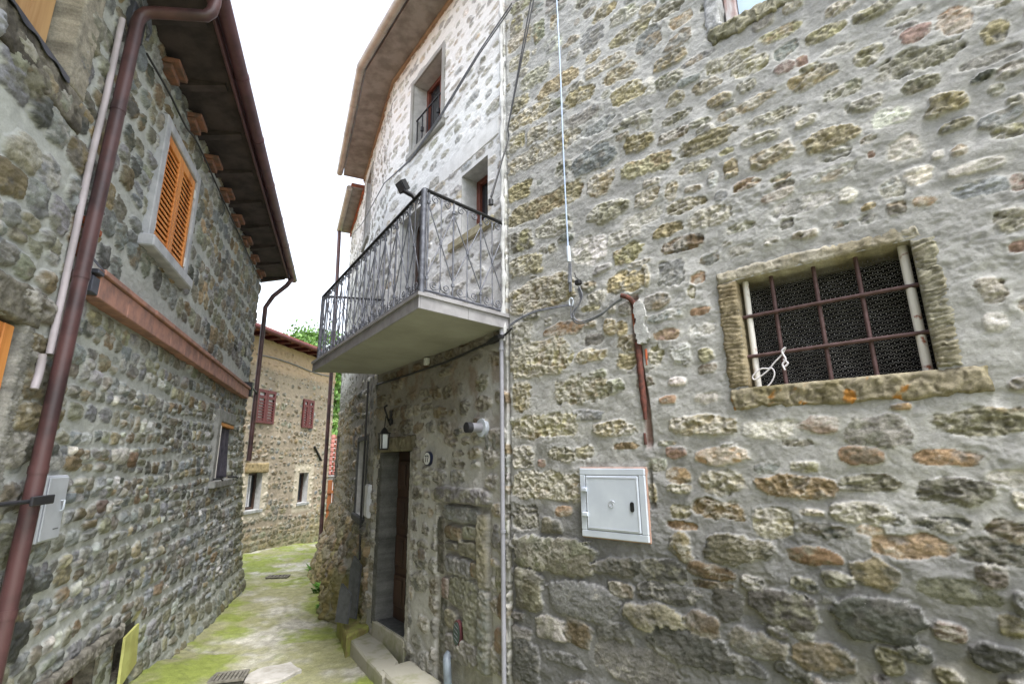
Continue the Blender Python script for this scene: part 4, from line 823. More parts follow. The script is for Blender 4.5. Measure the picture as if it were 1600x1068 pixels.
# uneven old concrete slabs with cracks between them
ce_ = np.minimum(np.abs(((sx*.75+.12*sy) % 1)-.5)/.75, np.abs(((sy*.62) % 1)-.5)/.62)
jt = sst(.03, .008, ce_+.012*fbm(X*9, Y*9, 3, 3))
cr = sst(.035, .012, np.abs(fbm(X*1.3, Y*1.3, 66, 4)))*sst(-.1, .3, fbm(X*.8, Y*.8, 12, 2))
tilt = .03*fbm(np.floor(sx*.75+.12*sy+.5)*3.7, np.floor(sy*.62+.5)*2.3, 5, 1)
G2 = G+.018*fbm(X*1.6, Y*1.6, 21, 4)+.011*fbm(X*7, Y*7, 22, 5, .6)+.003*fbm(X*40, Y*40, 23, 2)+tilt*.2-.007*jt-.014*cr
c0 = np.array(s2l(164, 161, 149)); lo = fbm(X*1.5, Y*1.5, 31, 4); fi = fbm(X*14, Y*14, 32, 4, .6)
C = c0[None, None, :]*(1+.2*lo+.26*fi+.2*fbm(X*45, Y*45, 34, 3, .7))[..., None]
dl = (X*_nl[0]+Y*_nl[1])+1.7                                             # distance from the left wall
db = (X-BEND[0])*B.n[0]+(Y-BEND[1])*B.n[1]                               # distance in front of facade B
edge_m = sst(.9, .15, dl-.2)*1.0+sst(1.1, .2, db)*1.0
mo = sst(-.25, .65, fbm(X*1.8, Y*1.8, 41, 4)+.30*fbm(X*8, Y*8, 42, 3)+.42*edge_m+.30*sst(11, 7.5, Y)-.08)
mo2 = sst(-.05, .75, fbm(X*2.6, Y*1.9, 51, 4)+.3*fbm(X*10, Y*10, 52, 3)+.55*edge_m+.3*sst(8.5, 11, Y)-.36)
C = C*(1-.72*mo[..., None])+np.array(s2l(128, 128, 78))*(.72*mo)[..., None]
C = C*(1-.85*mo2[..., None])+np.array(s2l(122, 134, 58))*(.85*mo2)[..., None]
jc = np.maximum(.3*jt, .7*cr)*.6
C = C*(1-jc[..., None])+np.array(s2l(78, 80, 52))*jc[..., None]
G2 = G2+.012*mo2*np.clip(fi+.6, 0, 2)
idx = np.arange(X.size).reshape(X.shape)
me = np_mesh('lane_ground', np.stack([X, Y, G2], -1).reshape(-1, 3), np.stack([idx[:-1, :-1], idx[:-1, 1:], idx[1:, 1:], idx[1:, :-1]], -1).reshape(-1, 4), np.concatenate([np.clip(C, .01, .8), np.ones(X.shape+(1,))], -1).reshape(-1, 4))
me.materials.append(M['ground']); go = link(bpy.data.objects.new('lane_ground', me)); tag(go, 'mossy cracked concrete lane running between the stone houses', 'lane', kind='structure')
def gpt(px, py, up=0.0):                                                # sighted point on the ground
    d = ray(px, py); t = 6.0
    for _ in range(30): 
        g = float(ground_z(d[0]*t, d[1]*t)); t += (d[2]*t-g)/(-d[2])*.7
    return np.array([d[0]*t, d[1]*t, float(ground_z(d[0]*t, d[1]*t))+up])
# steps by the door
def block(mb, pts, ztop, zbot, bev=.02, seed=0):
    c = sum(pts)/len(pts); r = random.Random(seed); n = len(pts); rings = []
    dense = []
    for i in range(n):
        for k in range(5): dense.append(pts[i]+(pts[(i+1) % n]-pts[i])*k/5+np.array([r.uniform(-.006, .006), r.uniform(-.006, .006)]))
    m_ = len(dense); ins = lambda d_: [p+(c-p)/np.linalg.norm(c-p)*d_ for p in dense]
    vs = [(*p, zbot) for p in dense]+[(*p, ztop-bev+r.uniform(-.003, .003)) for p in dense]+[(*p, ztop+r.uniform(-.004, .004)) for p in ins(bev)]
    fs = [tuple(range(2*m_, 3*m_))]
    for j in (0, 1): fs += [(j*m_+i, j*m_+(i+1) % m_, (j+1)*m_+(i+1) % m_, (j+1)*m_+i) for i in range(m_)]
    return mb.add(vs, fs)
def flat(pts, z): return [at_z(x, y, z)[:2] for x, y in pts]
b1 = flat([(528, 959), (557, 955), (581, 974), (542, 993)], -1.87)
tag(block(MB(), b1, -1.87, -2.4, .02, 1).build('stone_step', M['moss_step']), 'moss covered square step stone at the far side of the front door', 'step', 'step stones by the front door')
b2 = flat([(541, 994), (581, 982), (624, 1033), (598, 1057)], -1.94)
tag(block(MB(), b2, -1.94, -2.5, .02, 2).build('stone_step', M['step']), 'long low grey step stone in front of the door, between the other two', 'step', 'step stones by the front door')
b3 = flat([(596, 1044), (643, 1028), (694, 1066), (650, 1100)], -1.93)
tag(block(MB(), b3, -1.93, -2.5, .025, 3).build('stone_step', M['step']), 'nearest grey step stone, below the walled up doorway', 'step', 'step stones by the front door')
# slates leaning on the foot of facade B
a = B.uv(548, 905, .3); 
def slate(pl, w_, z0, z1, lean, skew, label):
    mb = MB(); mb.poly([pl.P(-w_/2, z0, lean), pl.P(w_/2, z0, lean), pl.P(w_/2, z0+(z1-z0)*.8, lean*.2), pl.P(w_*skew, z1, 0), pl.P(-w_*.45, z1-.10, 0)], (pl.n[0]*.03, pl.n[1]*.03, .01)); return tag(mb.build('leaning_slate', M['dark_stone']), label, 'slate', 'slates leaning by the door')
for (cx, ya, yb, w_, sk, lab) in ((560, 868, 958, .17, .3, 'tall narrow dark slate leaning against the wall just left of the front door'), (544, 912, 962, .19, .42, 'shorter pointed grey slate leaning on the rubble foot of the wall behind the mossy step')):
    hh = .10 if ya < 900 else .24; u_, za = B.uv(cx, ya, hh); _, zb = B.uv(cx, yb, hh)
    slate(Plane(B.P(u_, 0, hh)[:2], -60), w_, zb-.1, za, .05, sk, lab)
# drain grates
def grate(px, py, du, dv, n, label, ang):
    p = gpt(px, py); ca, sa = math.cos(ang), math.sin(ang); ex = np.array([ca, sa, 0]); ey = np.array([-sa, ca, 0]); up = np.array([0, 0, 1.0])
    t = thing('drain_grate', p, label, 'drain', 'drain grates in the lane'); mb = MB(); z = .02
    q = lambda a, b, c: p+ex*a+ey*b+up*c
    def bar(a0, a1, b0, b1, z0=z, z1=z+.016): mb.add([q(a, b, c) for c in (z0, z1) for b in (b0, b1) for a in (a0, a1)], [(0, 1, 3, 2), (4, 6, 7, 5), (0, 4, 5, 1), (2, 3, 7, 6), (0, 2, 6, 4), (1, 5, 7, 3)])
    bar(-du, du, -dv, -dv+.03); bar(-du, du, dv-.03, dv); bar(-du, -du+.03, -dv+.03, dv-.03); bar(du-.03, du, -dv+.03, dv-.03)
    for k in range(1, n): x = -du+2*du*k/n; bar(x-.012, x+.012, -dv+.031, dv-.031)
    mb.build('frame', M['grate'], t); mb = MB(); bar(-du+.01, du-.01, -dv+.01, dv-.01, z-.03, z+.004); mb.build('drain_hole', M['drain_dirt'], t)
grate(434, 902, .20, .10, 6, 'small slotted drain grate in the middle of the lane near the far bend', .1)
grate(357, 1061, .16, .12, 9, 'dark drain grate at the bottom edge of the picture beside the pale paving stone', .25)
# pale paving stone and kerb stones
pv = [gpt(*q)[:2] for q in ((374, 1062), (400, 1046), (455, 1038), (470, 1050), (440, 1066), (400, 1074))]
zz = float(np.mean([ground_z(*q) for q in pv])); block(MB(), pv, zz+.025, zz-.2, .015, 5)
tag(block(MB(), pv, zz+.03, zz-.2, .015, 5).build('paving_stone', M['pale_slab']), 'flat pale stone set in the mossy lane at the bottom of the picture', 'paving stone', kind='structure')
k1 = [gpt(*q)[:2] for q in ((366, 922), (380, 912), (381, 922), (368, 934))]; zz = float(ground_z(*k1[0]))
tag(block(MB(), k1, zz+.12, zz-.2, .02, 6).build('kerb_stone', M['old_stone']), 'low kerb stone at the far corner of the left stone house', 'kerb stone')
k2 = [gpt(*q)[:2] for q in ((491, 888), (497, 886), (506, 884), (502, 894))]; zz = float(ground_z(*k2[0]))
tag(block(MB(), k2, zz+.16, zz-.2, .02, 7).build('guard_stone', M['old_stone']), 'low guard stone at the far end of the battered rubble foot, among the weeds', 'kerb stone')

# ================================================================== SMALL THINGS ON THE WALLS
# steel meter cover on the right wall
u0, z1 = R.uv(909, 731); u1, z0 = R.uv(1018, 848); z1 -= .0; z0 = z0+.004
mt = thing('meter_cover', tuple(R.P((u0+u1)/2, z0, 0)), 'pale grey steel utility cover with a keyhole set in the rubble wall on the right', 'utility box', 'utility boxes on the walls')
MB().box(R, u0-.008, u1+.008, z0-.008, z1+.008, -.05, .018, .004).build('mortar_bed', pm('pink_mortar_edge', s2l(164, 132, 118), s2l(150, 126, 114), 12, .9), mt)
mb = MB(); t = .045
mb.box(R, u0, u1, z0, z0+t, -.02, .034, .004); mb.box(R, u0, u1, z1-t, z1, -.02, .034, .004); mb.box(R, u0, u0+t, z0+t, z1-t, -.02, .034, .004); mb.box(R, u1-t, u1, z0+t, z1-t, -.02, .034, .004); mb.build('frame', M['box_metal'], mt)
dl_ = MB(); dl_.box(R, u0+t+.003, u1-t-.003, z0+t+.003, z1-t-.003, -.02, .036, .006)
dd = dl_.build('cover_door', M['box_metal'], mt)
mb = MB()
for (a, b, c, d) in ((u0+t+.015, u1-t-.015, z1-t-.02, z1-t-.016), (u0+t+.015, u1-t-.015, z0+t+.016, z0+t+.02)): mb.box(R, a, b, c, d, .036, .0385)
for (a, b) in ((u0+t+.012, u0+t+.016), (u1-t-.016, u1-t-.012)): mb.box(R, a, b, z0+t+.025, z1-t-.025, .036, .0385)
mb.build('pressed_rib', M['box_pale'], dd)
for z in (z0+.15, z1-.145): MB().box(R, u0+t-.025, u0+t+.02, z-.014, z+.014, .0365, .054, .004).build('hinge', M['box_metal'], mt)
uk, zk = R.uv(992, 791); mb = MB(); mb.tube([R.P(uk, zk-.018, .036), R.P(uk, zk-.018, .041)], .014, 14).tube([R.P(uk, zk+.018, .036), R.P(uk, zk+.018, .041)], .014, 14).box(R, uk-.014, uk+.014, zk-.018, zk+.018, .036, .0405); mb.build('keyhole', M['black_iron'], dd)
uk, zk = R.uv(960, 787); e1 = np.array([*R.d, 0]); ez = np.array([0, 0, 1.0]); MB().tube(spiral(R.P(uk, zk, .038), e1, ez, .026, 1.6, 1, 26, .5), .0028, 5).build('embossed_mark', M['box_pale'], dd)
# white meter box on facade B
ub, zb1 = B.uv(578, 757, .03); ua, zb0 = A.uv(585, 806)
bx = thing('meter_box', tuple(B.P(.2, zb0, 0)), 'white plastic meter box on the wall left of the front door', 'utility box', 'utility boxes on the walls')
MB().box(B, .06, .34, -.70, -.30, -.02, .045, .006).build('case', M['box_white'], bx); MB().box(B, .075, .325, -.685, -.315, .0455, .055, .005).build('box_door', M['box_white'], bx); MB().box(B, .10, .115, -.53, -.47, .0555, .063, .002).build('latch', M['box_pale'], bx)
# pale meter box on left wall
lx = thing('meter_box', tuple(L.P(4.0, -.45, 0)), 'pale narrow meter cover on the cobble wall right of the big brown downpipe', 'utility box', 'utility boxes on the walls')
mu0 = L.uv(66, 800, .06)[0]; mu1 = L.uv(102, 780, .06)[0]
MB().box(L, mu0, mu1, -.45, -.065, -.03, .055, .006).build('case', M['box_pale'], lx); MB().box(L, mu0+.01, mu1-.01, -.44, -.075, .0555, .066, .005).build('box_door', M['box_pale'], lx)
MB().tube([L.P(mu1-.06, -.22, .066), L.P(mu1-.055, -.215, .08), L.P(mu1-.05, -.27, .08), L.P(mu1-.05, -.28, .066)], .006, 6).build('latch', M['box_metal'], lx)
MB().box(L, mu1-.10, mu1-.04, -.385, -.378, .0662, .0675).build('vent_slot', M['cable_grey'], lx)
# wall lantern by the door
ul_, zl_ = A.uv(613, 650); u2, z2 = A.uv(600, 690, .22)
ln = thing('wall_lantern', tuple(A.P(ul_, zl_, 0)), 'black iron lantern hanging from a curled bracket above the front door', 'lamp')
lu, lz = A.uv(600, 686, .24)
MB().box(A, ul_-.035, ul_+.035, zl_-.10, zl_+.07, .0, .025, .006).tube(curve(A, [(ul_, zl_-.02, .02), ((ul_+lu)/2, zl_-.06, .12), (lu, zl_-.02, .22), (lu, zl_+.06, .25), (lu, zl_+.09, .22)]), .011, 6).tube(curve(A, [(ul_, zl_-.08, .02), ((ul_+lu)/2, zl_-.12, .1), (lu, zl_-.04, .22)]), .009, 6).build('bracket', M['black_iron'], ln)
zc = lz; mb = MB(); s_ = .044
for a in (-1, 1):
    for b in (-1, 1): mb.tube([A.P(lu+a*s_*.8, zc-.10, .24+b*s_*.8), A.P(lu+a*s_, zc+.06, .24+b*s_)], .007, 4)
mb.box(A, lu-s_*.85, lu+s_*.85, zc-.115, zc-.10, .24-s_*.85, .24+s_*.85, .003); mb.box(A, lu-s_-.012, lu+s_+.012, zc+.06, zc+.072, .24-s_-.012, .24+s_+.012, .003)
mb.tube([A.P(lu, zc+.072, .24), A.P(lu, zc+.11, .24), A.P(lu, zc+.13, .24)], [.052, .03, .012], 8); mb.tube([A.P(lu, zc+.13, .24), A.P(lu, zl_-.03, .23)], .006, 6); mb.build('cage', M['black_iron'], ln)
MB().box(A, lu-.031, lu+.031, zc-.099, zc+.058, .209, .271, .004).build('lamp_glass', M['glass_lamp'], ln)
# house number
nu, nz_ = A.uv(672, 716); npx = thing('house_number', tuple(A.P(nu, nz_, 0)), 'white oval enamel house number plate reading 77 beside the front door', 'number plate')
def oval(pl, u, z, a, b, h0, h1, n=32): return MB().poly([pl.P(u+a*math.cos(6.2832*k/n), z+b*math.sin(6.2832*k/n), h0) for k in range(n)], (pl.n*(h1-h0)).tolist()+[0])
oval(A, nu, nz_, .075, .072, .0, .036).build('rim', M['navy'], npx); oval(A, nu, nz_, .064, .061, .0365, .040).build('plate', M['white'], npx)
for s_ in (-1, 1):
    uu = nu-s_*.022; MB().box(A, uu-.017, uu+.017, nz_+.022, nz_+.033, .0405, .0425).poly([A.P(uu-.017, nz_+.0215, .0405), A.P(uu-.006, nz_+.0215, .0405), A.P(uu+.008, nz_-.034, .0405), A.P(uu-.003, nz_-.034, .0405)], (A.n*.002).tolist()+[0]).build('digit', M['navy'], npx)
# flue
fu, fz = A.uv(756, 668); fo = thing('flue_pipe', tuple(A.P(fu, fz, 0)), 'short grey flue pipe with a round collar sticking out of the plastered wall', 'flue')
MB().tube([A.P(fu, fz, .03), A.P(fu+.01, fz, .09), A.P(fu+.01, fz, .14)], .042, 20).build('pipe', M['grey_pipe'], fo); MB().tube([A.P(fu+.01, fz, .13), A.P(fu+.01, fz, .18)], .047, 20).build('pipe_end', M['purple_bracket'], fo)
mb = MB(); mb.tube([A.P(fu, fz, .0), A.P(fu, fz, .035)], [.085, .08], 24); mb.build('collar', M['box_metal'], fo)
# oval vent and stub pipe low on the wall
vu, vz = A.uv(718, 988); vo = thing('oval_vent', tuple(A.P(vu, vz, 0)), 'dark green oval vent plate with a maroon rim low on the walled up doorway', 'vent')
oval(A, vu, vz, .062, .105, .0, .03).build('rim', M['maroon'], vo); oval(A, vu, vz, .05, .09, .0302, .036).build('plate', M['teal'], vo)
mb = MB()
for k in range(4): z = vz-.05+k*.035; mb.poly([A.P(vu+.03, z+.012, .0362), A.P(vu-.03, z-.012, .0362), A.P(vu-.03, z-.0095, .0362), A.P(vu+.03, z+.0145, .0362)], (A.n*.003).tolist()+[0])
mb.build('slats', M['cable_grey'], vo)
pu, pz = A.uv(708, 1030); tag(MB().tube(curve(A, [(pu+.08, pz+.03, -.02), (pu+.02, pz+.02, .05), (pu-.02, pz-.06, .07), (pu-.02, pz-.25, .06), (pu-.02, pz-.8, .05)]), .036, 14).build('drain_pipe', M['stub_pipe']), 'short pale blue grey pipe turning down out of the foot of the walled up doorway', 'pipe')
# grey conduit at the corner of the two houses
cpts = [(800, 500), (801, 700), (804, 1000), (806, 1100)]
mb = MB(); mb.tube([A.P(.012, A.uv(800, 505)[1], .05)]+[A.P(.012, A.uv(x, y)[1], .05) for x, y in cpts[1:]], .019, 14)
for y in (545, 832): z = A.uv(801, y)[1]; mb.tube([A.P(.012, z, .05), A.P(.012, z+.02, .05)], .0255, 14)
tag(mb.build('corner_conduit', M['grey_pipe']), 'grey pipe running straight down the joint between the plastered house and the rubble building', 'pipe')
# lime mortar seam above it
mb = MB(); zs = np.arange(1.0, 6.0, .05); mb.tube([A.P(.004+.006*math.sin(z*11)+.005*math.sin(z*27), z, .03) for z in zs], [.02+.006*math.sin(z*17)+.005*math.sin(z*41) for z in zs], 8); mb.build('mortar_seam', M['cement'], HR)
# pale blue cable, strainer and wiring on the right wall
pts = [(874, -8), (880, 100), (886, 250), (893, 388)]
tag(MB().tube(curve(R, pxs(R, pts, .05)), .006, 6).build('hanging_cable', M['cable_blue']), 'pale blue cable hanging straight down the rubble wall to a metal strainer', 'cable')
mb = MB(); mb.tube(curve(R, pxs(R, [(872, 0, .0), (873, 2, .06)], .03)), .018, 8); tag(mb.build('cable_hook', M['black_iron']), 'small dark hook at the top of the pale blue cable', 'hook')
sg = thing('cable_strainer', tuple(R.P(*R.uv(896, 430), 0)), 'small metal strainer and black clamp hanging at the end of the pale blue cable', 'cable strainer')
a = pxs(R, [(893, 388), (895, 412)], .05); MB().tube([R.P(*a[0]), R.P(*a[1])], .017, 10).tube([R.P(*R.uv(894, 398), .05), R.P(*R.uv(894, 402), .05)], .016, 10).build('clamp', M['box_metal'], sg)
a = pxs(R, [(896, 414), (897, 458)], .05); MB().tube([R.P(a[0][0]-.008, a[0][1], .05), R.P(a[1][0]-.008, a[1][1], .05)], .0075, 6).tube([R.P(a[0][0]+.008, a[0][1], .05), R.P(a[1][0]+.008, a[1][1], .05)], .0075, 6).tube([R.P(*R.uv(896, 434), .05), R.P(*R.uv(896, 444), .05)], .018, 8).build('turnbuckle', M['cable_grey'], sg)
uk, zk = R.uv(898, 474); MB().tube([R.P(uk+.018*math.cos(t), zk+.034*math.sin(t), .05) for t in np.linspace(0, 6.283, 20)], .0065, 6, False).build('ring', M['box_metal'], sg)
uk, zk = R.uv(909, 444); MB().box(R, uk-.025, uk+.025, zk-.02, zk+.022, .03, .07, .008).tube([R.P(uk+.01, zk+.02, .05), R.P(uk-.02, zk+.05, .05), R.P(uk-.03, zk+.09, .05)], .004, 5).build('insulator', M['black_iron'], sg)
def cable(pl, pts, h, r, m, name, label, cat='cable'): return tag(MB().tube(curve(pl, pxs(pl, pts, h)), r, 6).build(name, m), label, cat)
mb = MB(); P1 = [(801, 510), (815, 500), (840, 488), (868, 482), (893, 478), (902, 480)]
mb.tube(curve(R, pxs(R, P1, .045)), .006, 6); mb.tube(curve(R, pxs(R, [(x+1, y+2) for x, y in P1], .052)), .0055, 6)
P2 = [(910, 450), (914, 465), (910, 478), (901, 490), (906, 502), (920, 503), (945, 492), (962, 478), (979, 467)]
mb.tube(curve(R, pxs(R, P2, .05)), .0065, 6); mb.tube(curve(R, pxs(R, [(x-2, y+3) for x, y in P2], .045)), .006, 6)
mb.tube(curve(R, pxs(R, [(912, 452), (916, 466), (907, 485), (900, 500), (898, 486), (901, 470)], .055)), .005, 6)
tag(mb.build('twisted_cables', M['cable_grey']), 'bundle of grey cables looping across the rubble wall to the rusty pipe mouth', 'cable')
# rusty pipe in its groove with fallen cement
rp = thing('rusty_pipe', tuple(R.P(*R.uv(1003, 600), 0)), 'rusty broken pipe half buried in a groove of the rubble wall', 'pipe')
MB().tube(curve(R, [(*R.uv(976, 464), .05), (*R.uv(986, 467), .045), (*R.uv(992, 476), .015), (*R.uv(995, 500), -.005)], 6), .017, 12).build('pipe_mouth', M['rust_pipe'], rp)
mb = MB(); zz = np.linspace(R.uv(997, 535)[1], R.uv(1009, 655)[1], 14); ua = R.uv(997, 535)[0]; ub = R.uv(1009, 655)[0]
mb.tube([R.P(ua+(ub-ua)*(i/13), z, .002) for i, z in enumerate(zz)], [.022-.002*math.sin(i*2.3)-.012*max(0, i-10)/3 for i in range(14)], 10)
mb.tube([R.P(*R.uv(1007, 676), .0), R.P(*R.uv(1009, 694), .0)], [.008, .011], 8); mb.build('pipe_length', M['rust_pipe'], rp)
mb = MB(); mb.tube([R.P(*R.uv(989, 490), .0), R.P(*R.uv(993, 520), .0)], .01, 6); mb.tube([R.P(*R.uv(1009, 545), .0), R.P(*R.uv(1011, 570), .0)], .009, 6); mb.build('brick_sliver', M['brick'], rp)
cj = random.Random(9)
cpx = [(993, 474), (1003, 471), (1009, 480), (1012, 490), (1008, 505), (1015, 520), (1017, 530), (1010, 537), (1000, 537), (994, 520), (996, 500), (992, 486)]
cpx = [(p[0]+(q[0]-p[0])*k/4+cj.uniform(-1.6, 1.6), p[1]+(q[1]-p[1])*k/4+cj.uniform(-1.6, 1.6)) for p, q in zip(cpx, cpx[1:]+cpx[:1]) for k in range(4)]
tag(MB().poly([R.P(*R.uv(x, y), .0) for x, y in cpx], (R.n*.03).tolist()+[0]).build('cement_patch', M['rough_cement']), 'cracked pale cement patch beside the mouth of the rusty pipe', 'cement patch')
# white conduit on the left wall
wc = thing('wall_conduit', tuple(L.P(3.75, .5, 0)), 'thin white plastic conduit running down beside the big brown downpipe', 'conduit')
pts = [(182, 28), (156, 150), (130, 255), (110, 350), (84, 470), (66, 552)]
MB().tube([L.P(*q) for q in pxs(L, pts, .035)], .02, 12).build('pipe', M['white_pipe'], wc)
zz = np.linspace(L.uv(66, 552, .035)[1], L.uv(64, 610, .035)[1], 40); ua = L.uv(66, 552, .035)[0]; mb = MB(); mb.tube([L.P(ua+.01*math.sin(i*.1), z, .035) for i, z in enumerate(zz)], [.019 if i % 2 else .023 for i in range(40)], 10); mb.build('flexible_end', M['white_pipe'], wc)
jb = thing('junction_box', tuple(L.P(*L.uv(205, 25), 0)), 'tangle of wires in a grey junction box tucked under the left eaves', 'junction box')
uj, zj = L.uv(206, 24); MB().box(L, uj-.09, uj+.12, zj-.16, zj+.06, .0, .05, .008).build('box_case', M['flashing'], jb)
mb = MB()
for k in range(6): mb.tube(curve(L, [(uj-.05+k*.03, zj+.2, .05), (uj-.06+k*.03, zj-.02, .10), (uj+.02*math.sin(k*2), zj-.10-.02*k, .12), (uj+.05+.01*k, zj+.02, .08), (uj+.07, zj+.2, .05)]), .006, 5)
mb.build('loose_wire', M['cable_grey'], jb)
tag(MB().tube(curve(L, [(4.0, 3.16, .04), (4.5, 3.2, .05), (4.9, 3.16, .08), (5.4, 3.28, .06), (6.5, 3.3, .05), (8, 3.31, .05), (9.9, 3.32, .05)]), .010, 6).build('eave_cable', M['cable_black']), 'dark cable strung along the cobble wall just under the brick corbels of the left house', 'cable')
# overhead cables
def over(p, q, r, sag, m, name, label):
    p = np.array(p); q = np.array(q); return tag(MB().tube([p+(q-p)*t-np.array([0, 0, sag*4*t*(1-t)]) for t in np.linspace(0, 1, 24)], r, 6).build(name, m), label, 'cable')
mb = MB()
for dx in (0, 5):
    a = R.P(*R.uv(842-dx, -40, .06), .06); b = R.P(*R.uv(800, 205), .06); mb.tube([a, b], .007, 6)
    p = A.P(*A.uv(795, 215, .08), .08); q = A.P(*A.uv(767, 312-dx, .55), .55); mb.tube([b, p], .007, 6); mb.tube([p, q], .007, 6)
mb.tube([A.P(*A.uv(767, 312, .55), .55), A.P(*A.uv(767, 320, .55), .55)], .02, 8)
tag(mb.build('twin_cables', M['cable_black']), 'pair of black cables coming down across the house corner to the balcony railing', 'cable')
mb = MB()
for k, off_ in enumerate((0, .02)):
    pts = [A.P(*A.uv(800, 5+k*6, .06), .06), A.P(*A.uv(748, 82+k*4, .06), .06), A.P(*A.uv(688, 180+k*4, .06), .06), A.P(*A.uv(640, 250+k*2, .06), .06), B.P(.02, A.uv(592, 303)[1], .06), B.P(2.4, B.uv(571, 335, .06)[1], .06), B.P(4.9, B.uv(542, 385, .06)[1], .06)]
    mb.tube(pts, .008, 6)
tag(mb.build('facade_cable', M['cable_grey']), 'pair of grey cables running slantwise along the white upper wall above the balcony', 'cable')
mb = MB(); P3 = [(800, 512), (790, 522), (776, 530), (762, 536)]
mb.tube(curve(A, [(*A.uv(x, y, .05), .05) for x, y in P3]), .01, 6)
for k in range(4): mb.tube(curve(A, [(*A.uv(788, 524+k, .06), .06), (*A.uv(776, 524+2*k, .08), .08), (*A.uv(760, 536+k, .06), .06), (*A.uv(772, 536-k, .05), .05), (*A.uv(786, 528, .05), .05)]), .006, 5)
z_ = A.uv(757, 540)[1]
mb.tube([A.P(.25, z_, .03), A.P(1.0, z_-.05, .03), A.P(2.0, z_-.06, .03), A.P(A_END-.02, z_-.06, .03)], .012, 6)
tag(mb.build('coiled_cable', M['cable_black']), 'dark cable coiled and run along the wall under the balcony slab', 'cable')
su, sz = A.uv(670, 565); tag(MB().box(A, su-.03, su+.03, sz-.04, sz+.04, .0, .05, .006).build('cable_box', M['white']), 'tiny white connection box under the balcony slab', 'junction box')
# dark cable down facade B beside the white box
tag(MB().tube([B.P(.50, 1.08, .06), B.P(.50, .0, .06), B.P(.50, -.8, .06), B.P(.48, -1.25, .05)], .014, 8).build('vertical_cable', M['cable_black']), 'thin black pipe down the rough wall between the small window and the white meter box', 'pipe')
# floodlight on the balcony corner
fp = np.array([*(r1+d1*.18), ZT]); fl = thing('floodlight', tuple(fp), 'small black floodlight clamped to the balcony rail near its outer corner', 'floodlight')
T = Plane(fp[:2], -35); T.n = np.array([-.79, -.61]); tn_ = T
MB().tube([fp, fp+np.array([-.02, .0, .03]), fp+np.array([-.06, .02, .06]), fp+np.array([-.10, .03, .09])], .022, 8).build('arm', M['black_iron'], fl)
hc = fp+np.array([-.12, .04, .14]); f_ = np.array([-.62, -.55, -.56]); r_ = np.cross(f_, [0, 0, 1]); r_ /= np.linalg.norm(r_); u_ = np.cross(r_, f_)
def obox(mb, c, ex, ey, ez): return mb.add([c+ex*a+ey*b+ez*d for d in (-1, 1) for b in (-1, 1) for a in (-1, 1)], [(0, 1, 3, 2), (4, 6, 7, 5), (0, 4, 5, 1), (2, 3, 7, 6), (0, 2, 6, 4), (1, 5, 7, 3)])
obox(MB(), hc, r_*.052, u_*.044, f_*.024).build('lamp_head', M['black_iron'], fl); obox(MB(), hc+f_*.0265, r_*.044, u_*.036, f_*.002).build('lamp_glass', M['flashing'], fl)

# ================================================================== BEYOND THE FAR HOUSE
gp_ = Plane(at_z(500, 842, -2.42)[:2], 80)
g0 = at_z(504, 843, -2.42)[:2]
gt = thing('wooden_gate', (g0[0], g0[1], -2.5), 'brown plank gate seen in the narrow gap between the far house and the drainpipe', 'gate')
GP = Plane(g0+np.array([.1, .6]), 75)
for k in range(7): MB().box(GP, -.3+k*.2, -.12+k*.2, -2.6, -.62+.02*math.sin(k*2), -.04, .0, .006).build('plank', M['gate_wood'], gt)
for z in (-2.1, -1.5, -1.0): MB().box(GP, -.3, 1.08, z-.05, z+.05, .002, .04, .006).build('rail', M['gate_wood'], gt)
sd = thing('tiled_shed', (g0[0]+.3, g0[1]+1.6, -2.5), 'low shed roof of red tiles with white edges behind the wooden gate', 'shed')
mb = MB(); SP = Plane(g0+np.array([.1, 1.6]), 75); mb.box(SP, -.6, 2, -2.7, -.5, -1.5, 0); mb.build('shed_wall', M['white'], sd)
for k in range(9):
    z = -.5+k*.16; mb = MB()
    for j in range(14): mb.tube([SP.P(-.6+j*.18, z, .06-k*.10), SP.P(-.6+j*.18, z+.14, -.06-k*.10)], .085, 8)
    mb.build('tile_row', M['red_tile'] if k % 1 == 0 else M['white'], sd)
    MB().box(SP, -.68, 1.85, z-.02, z+.012, -.05-k*.10, .10-k*.10).build('tile_edge', M['white'], sd)
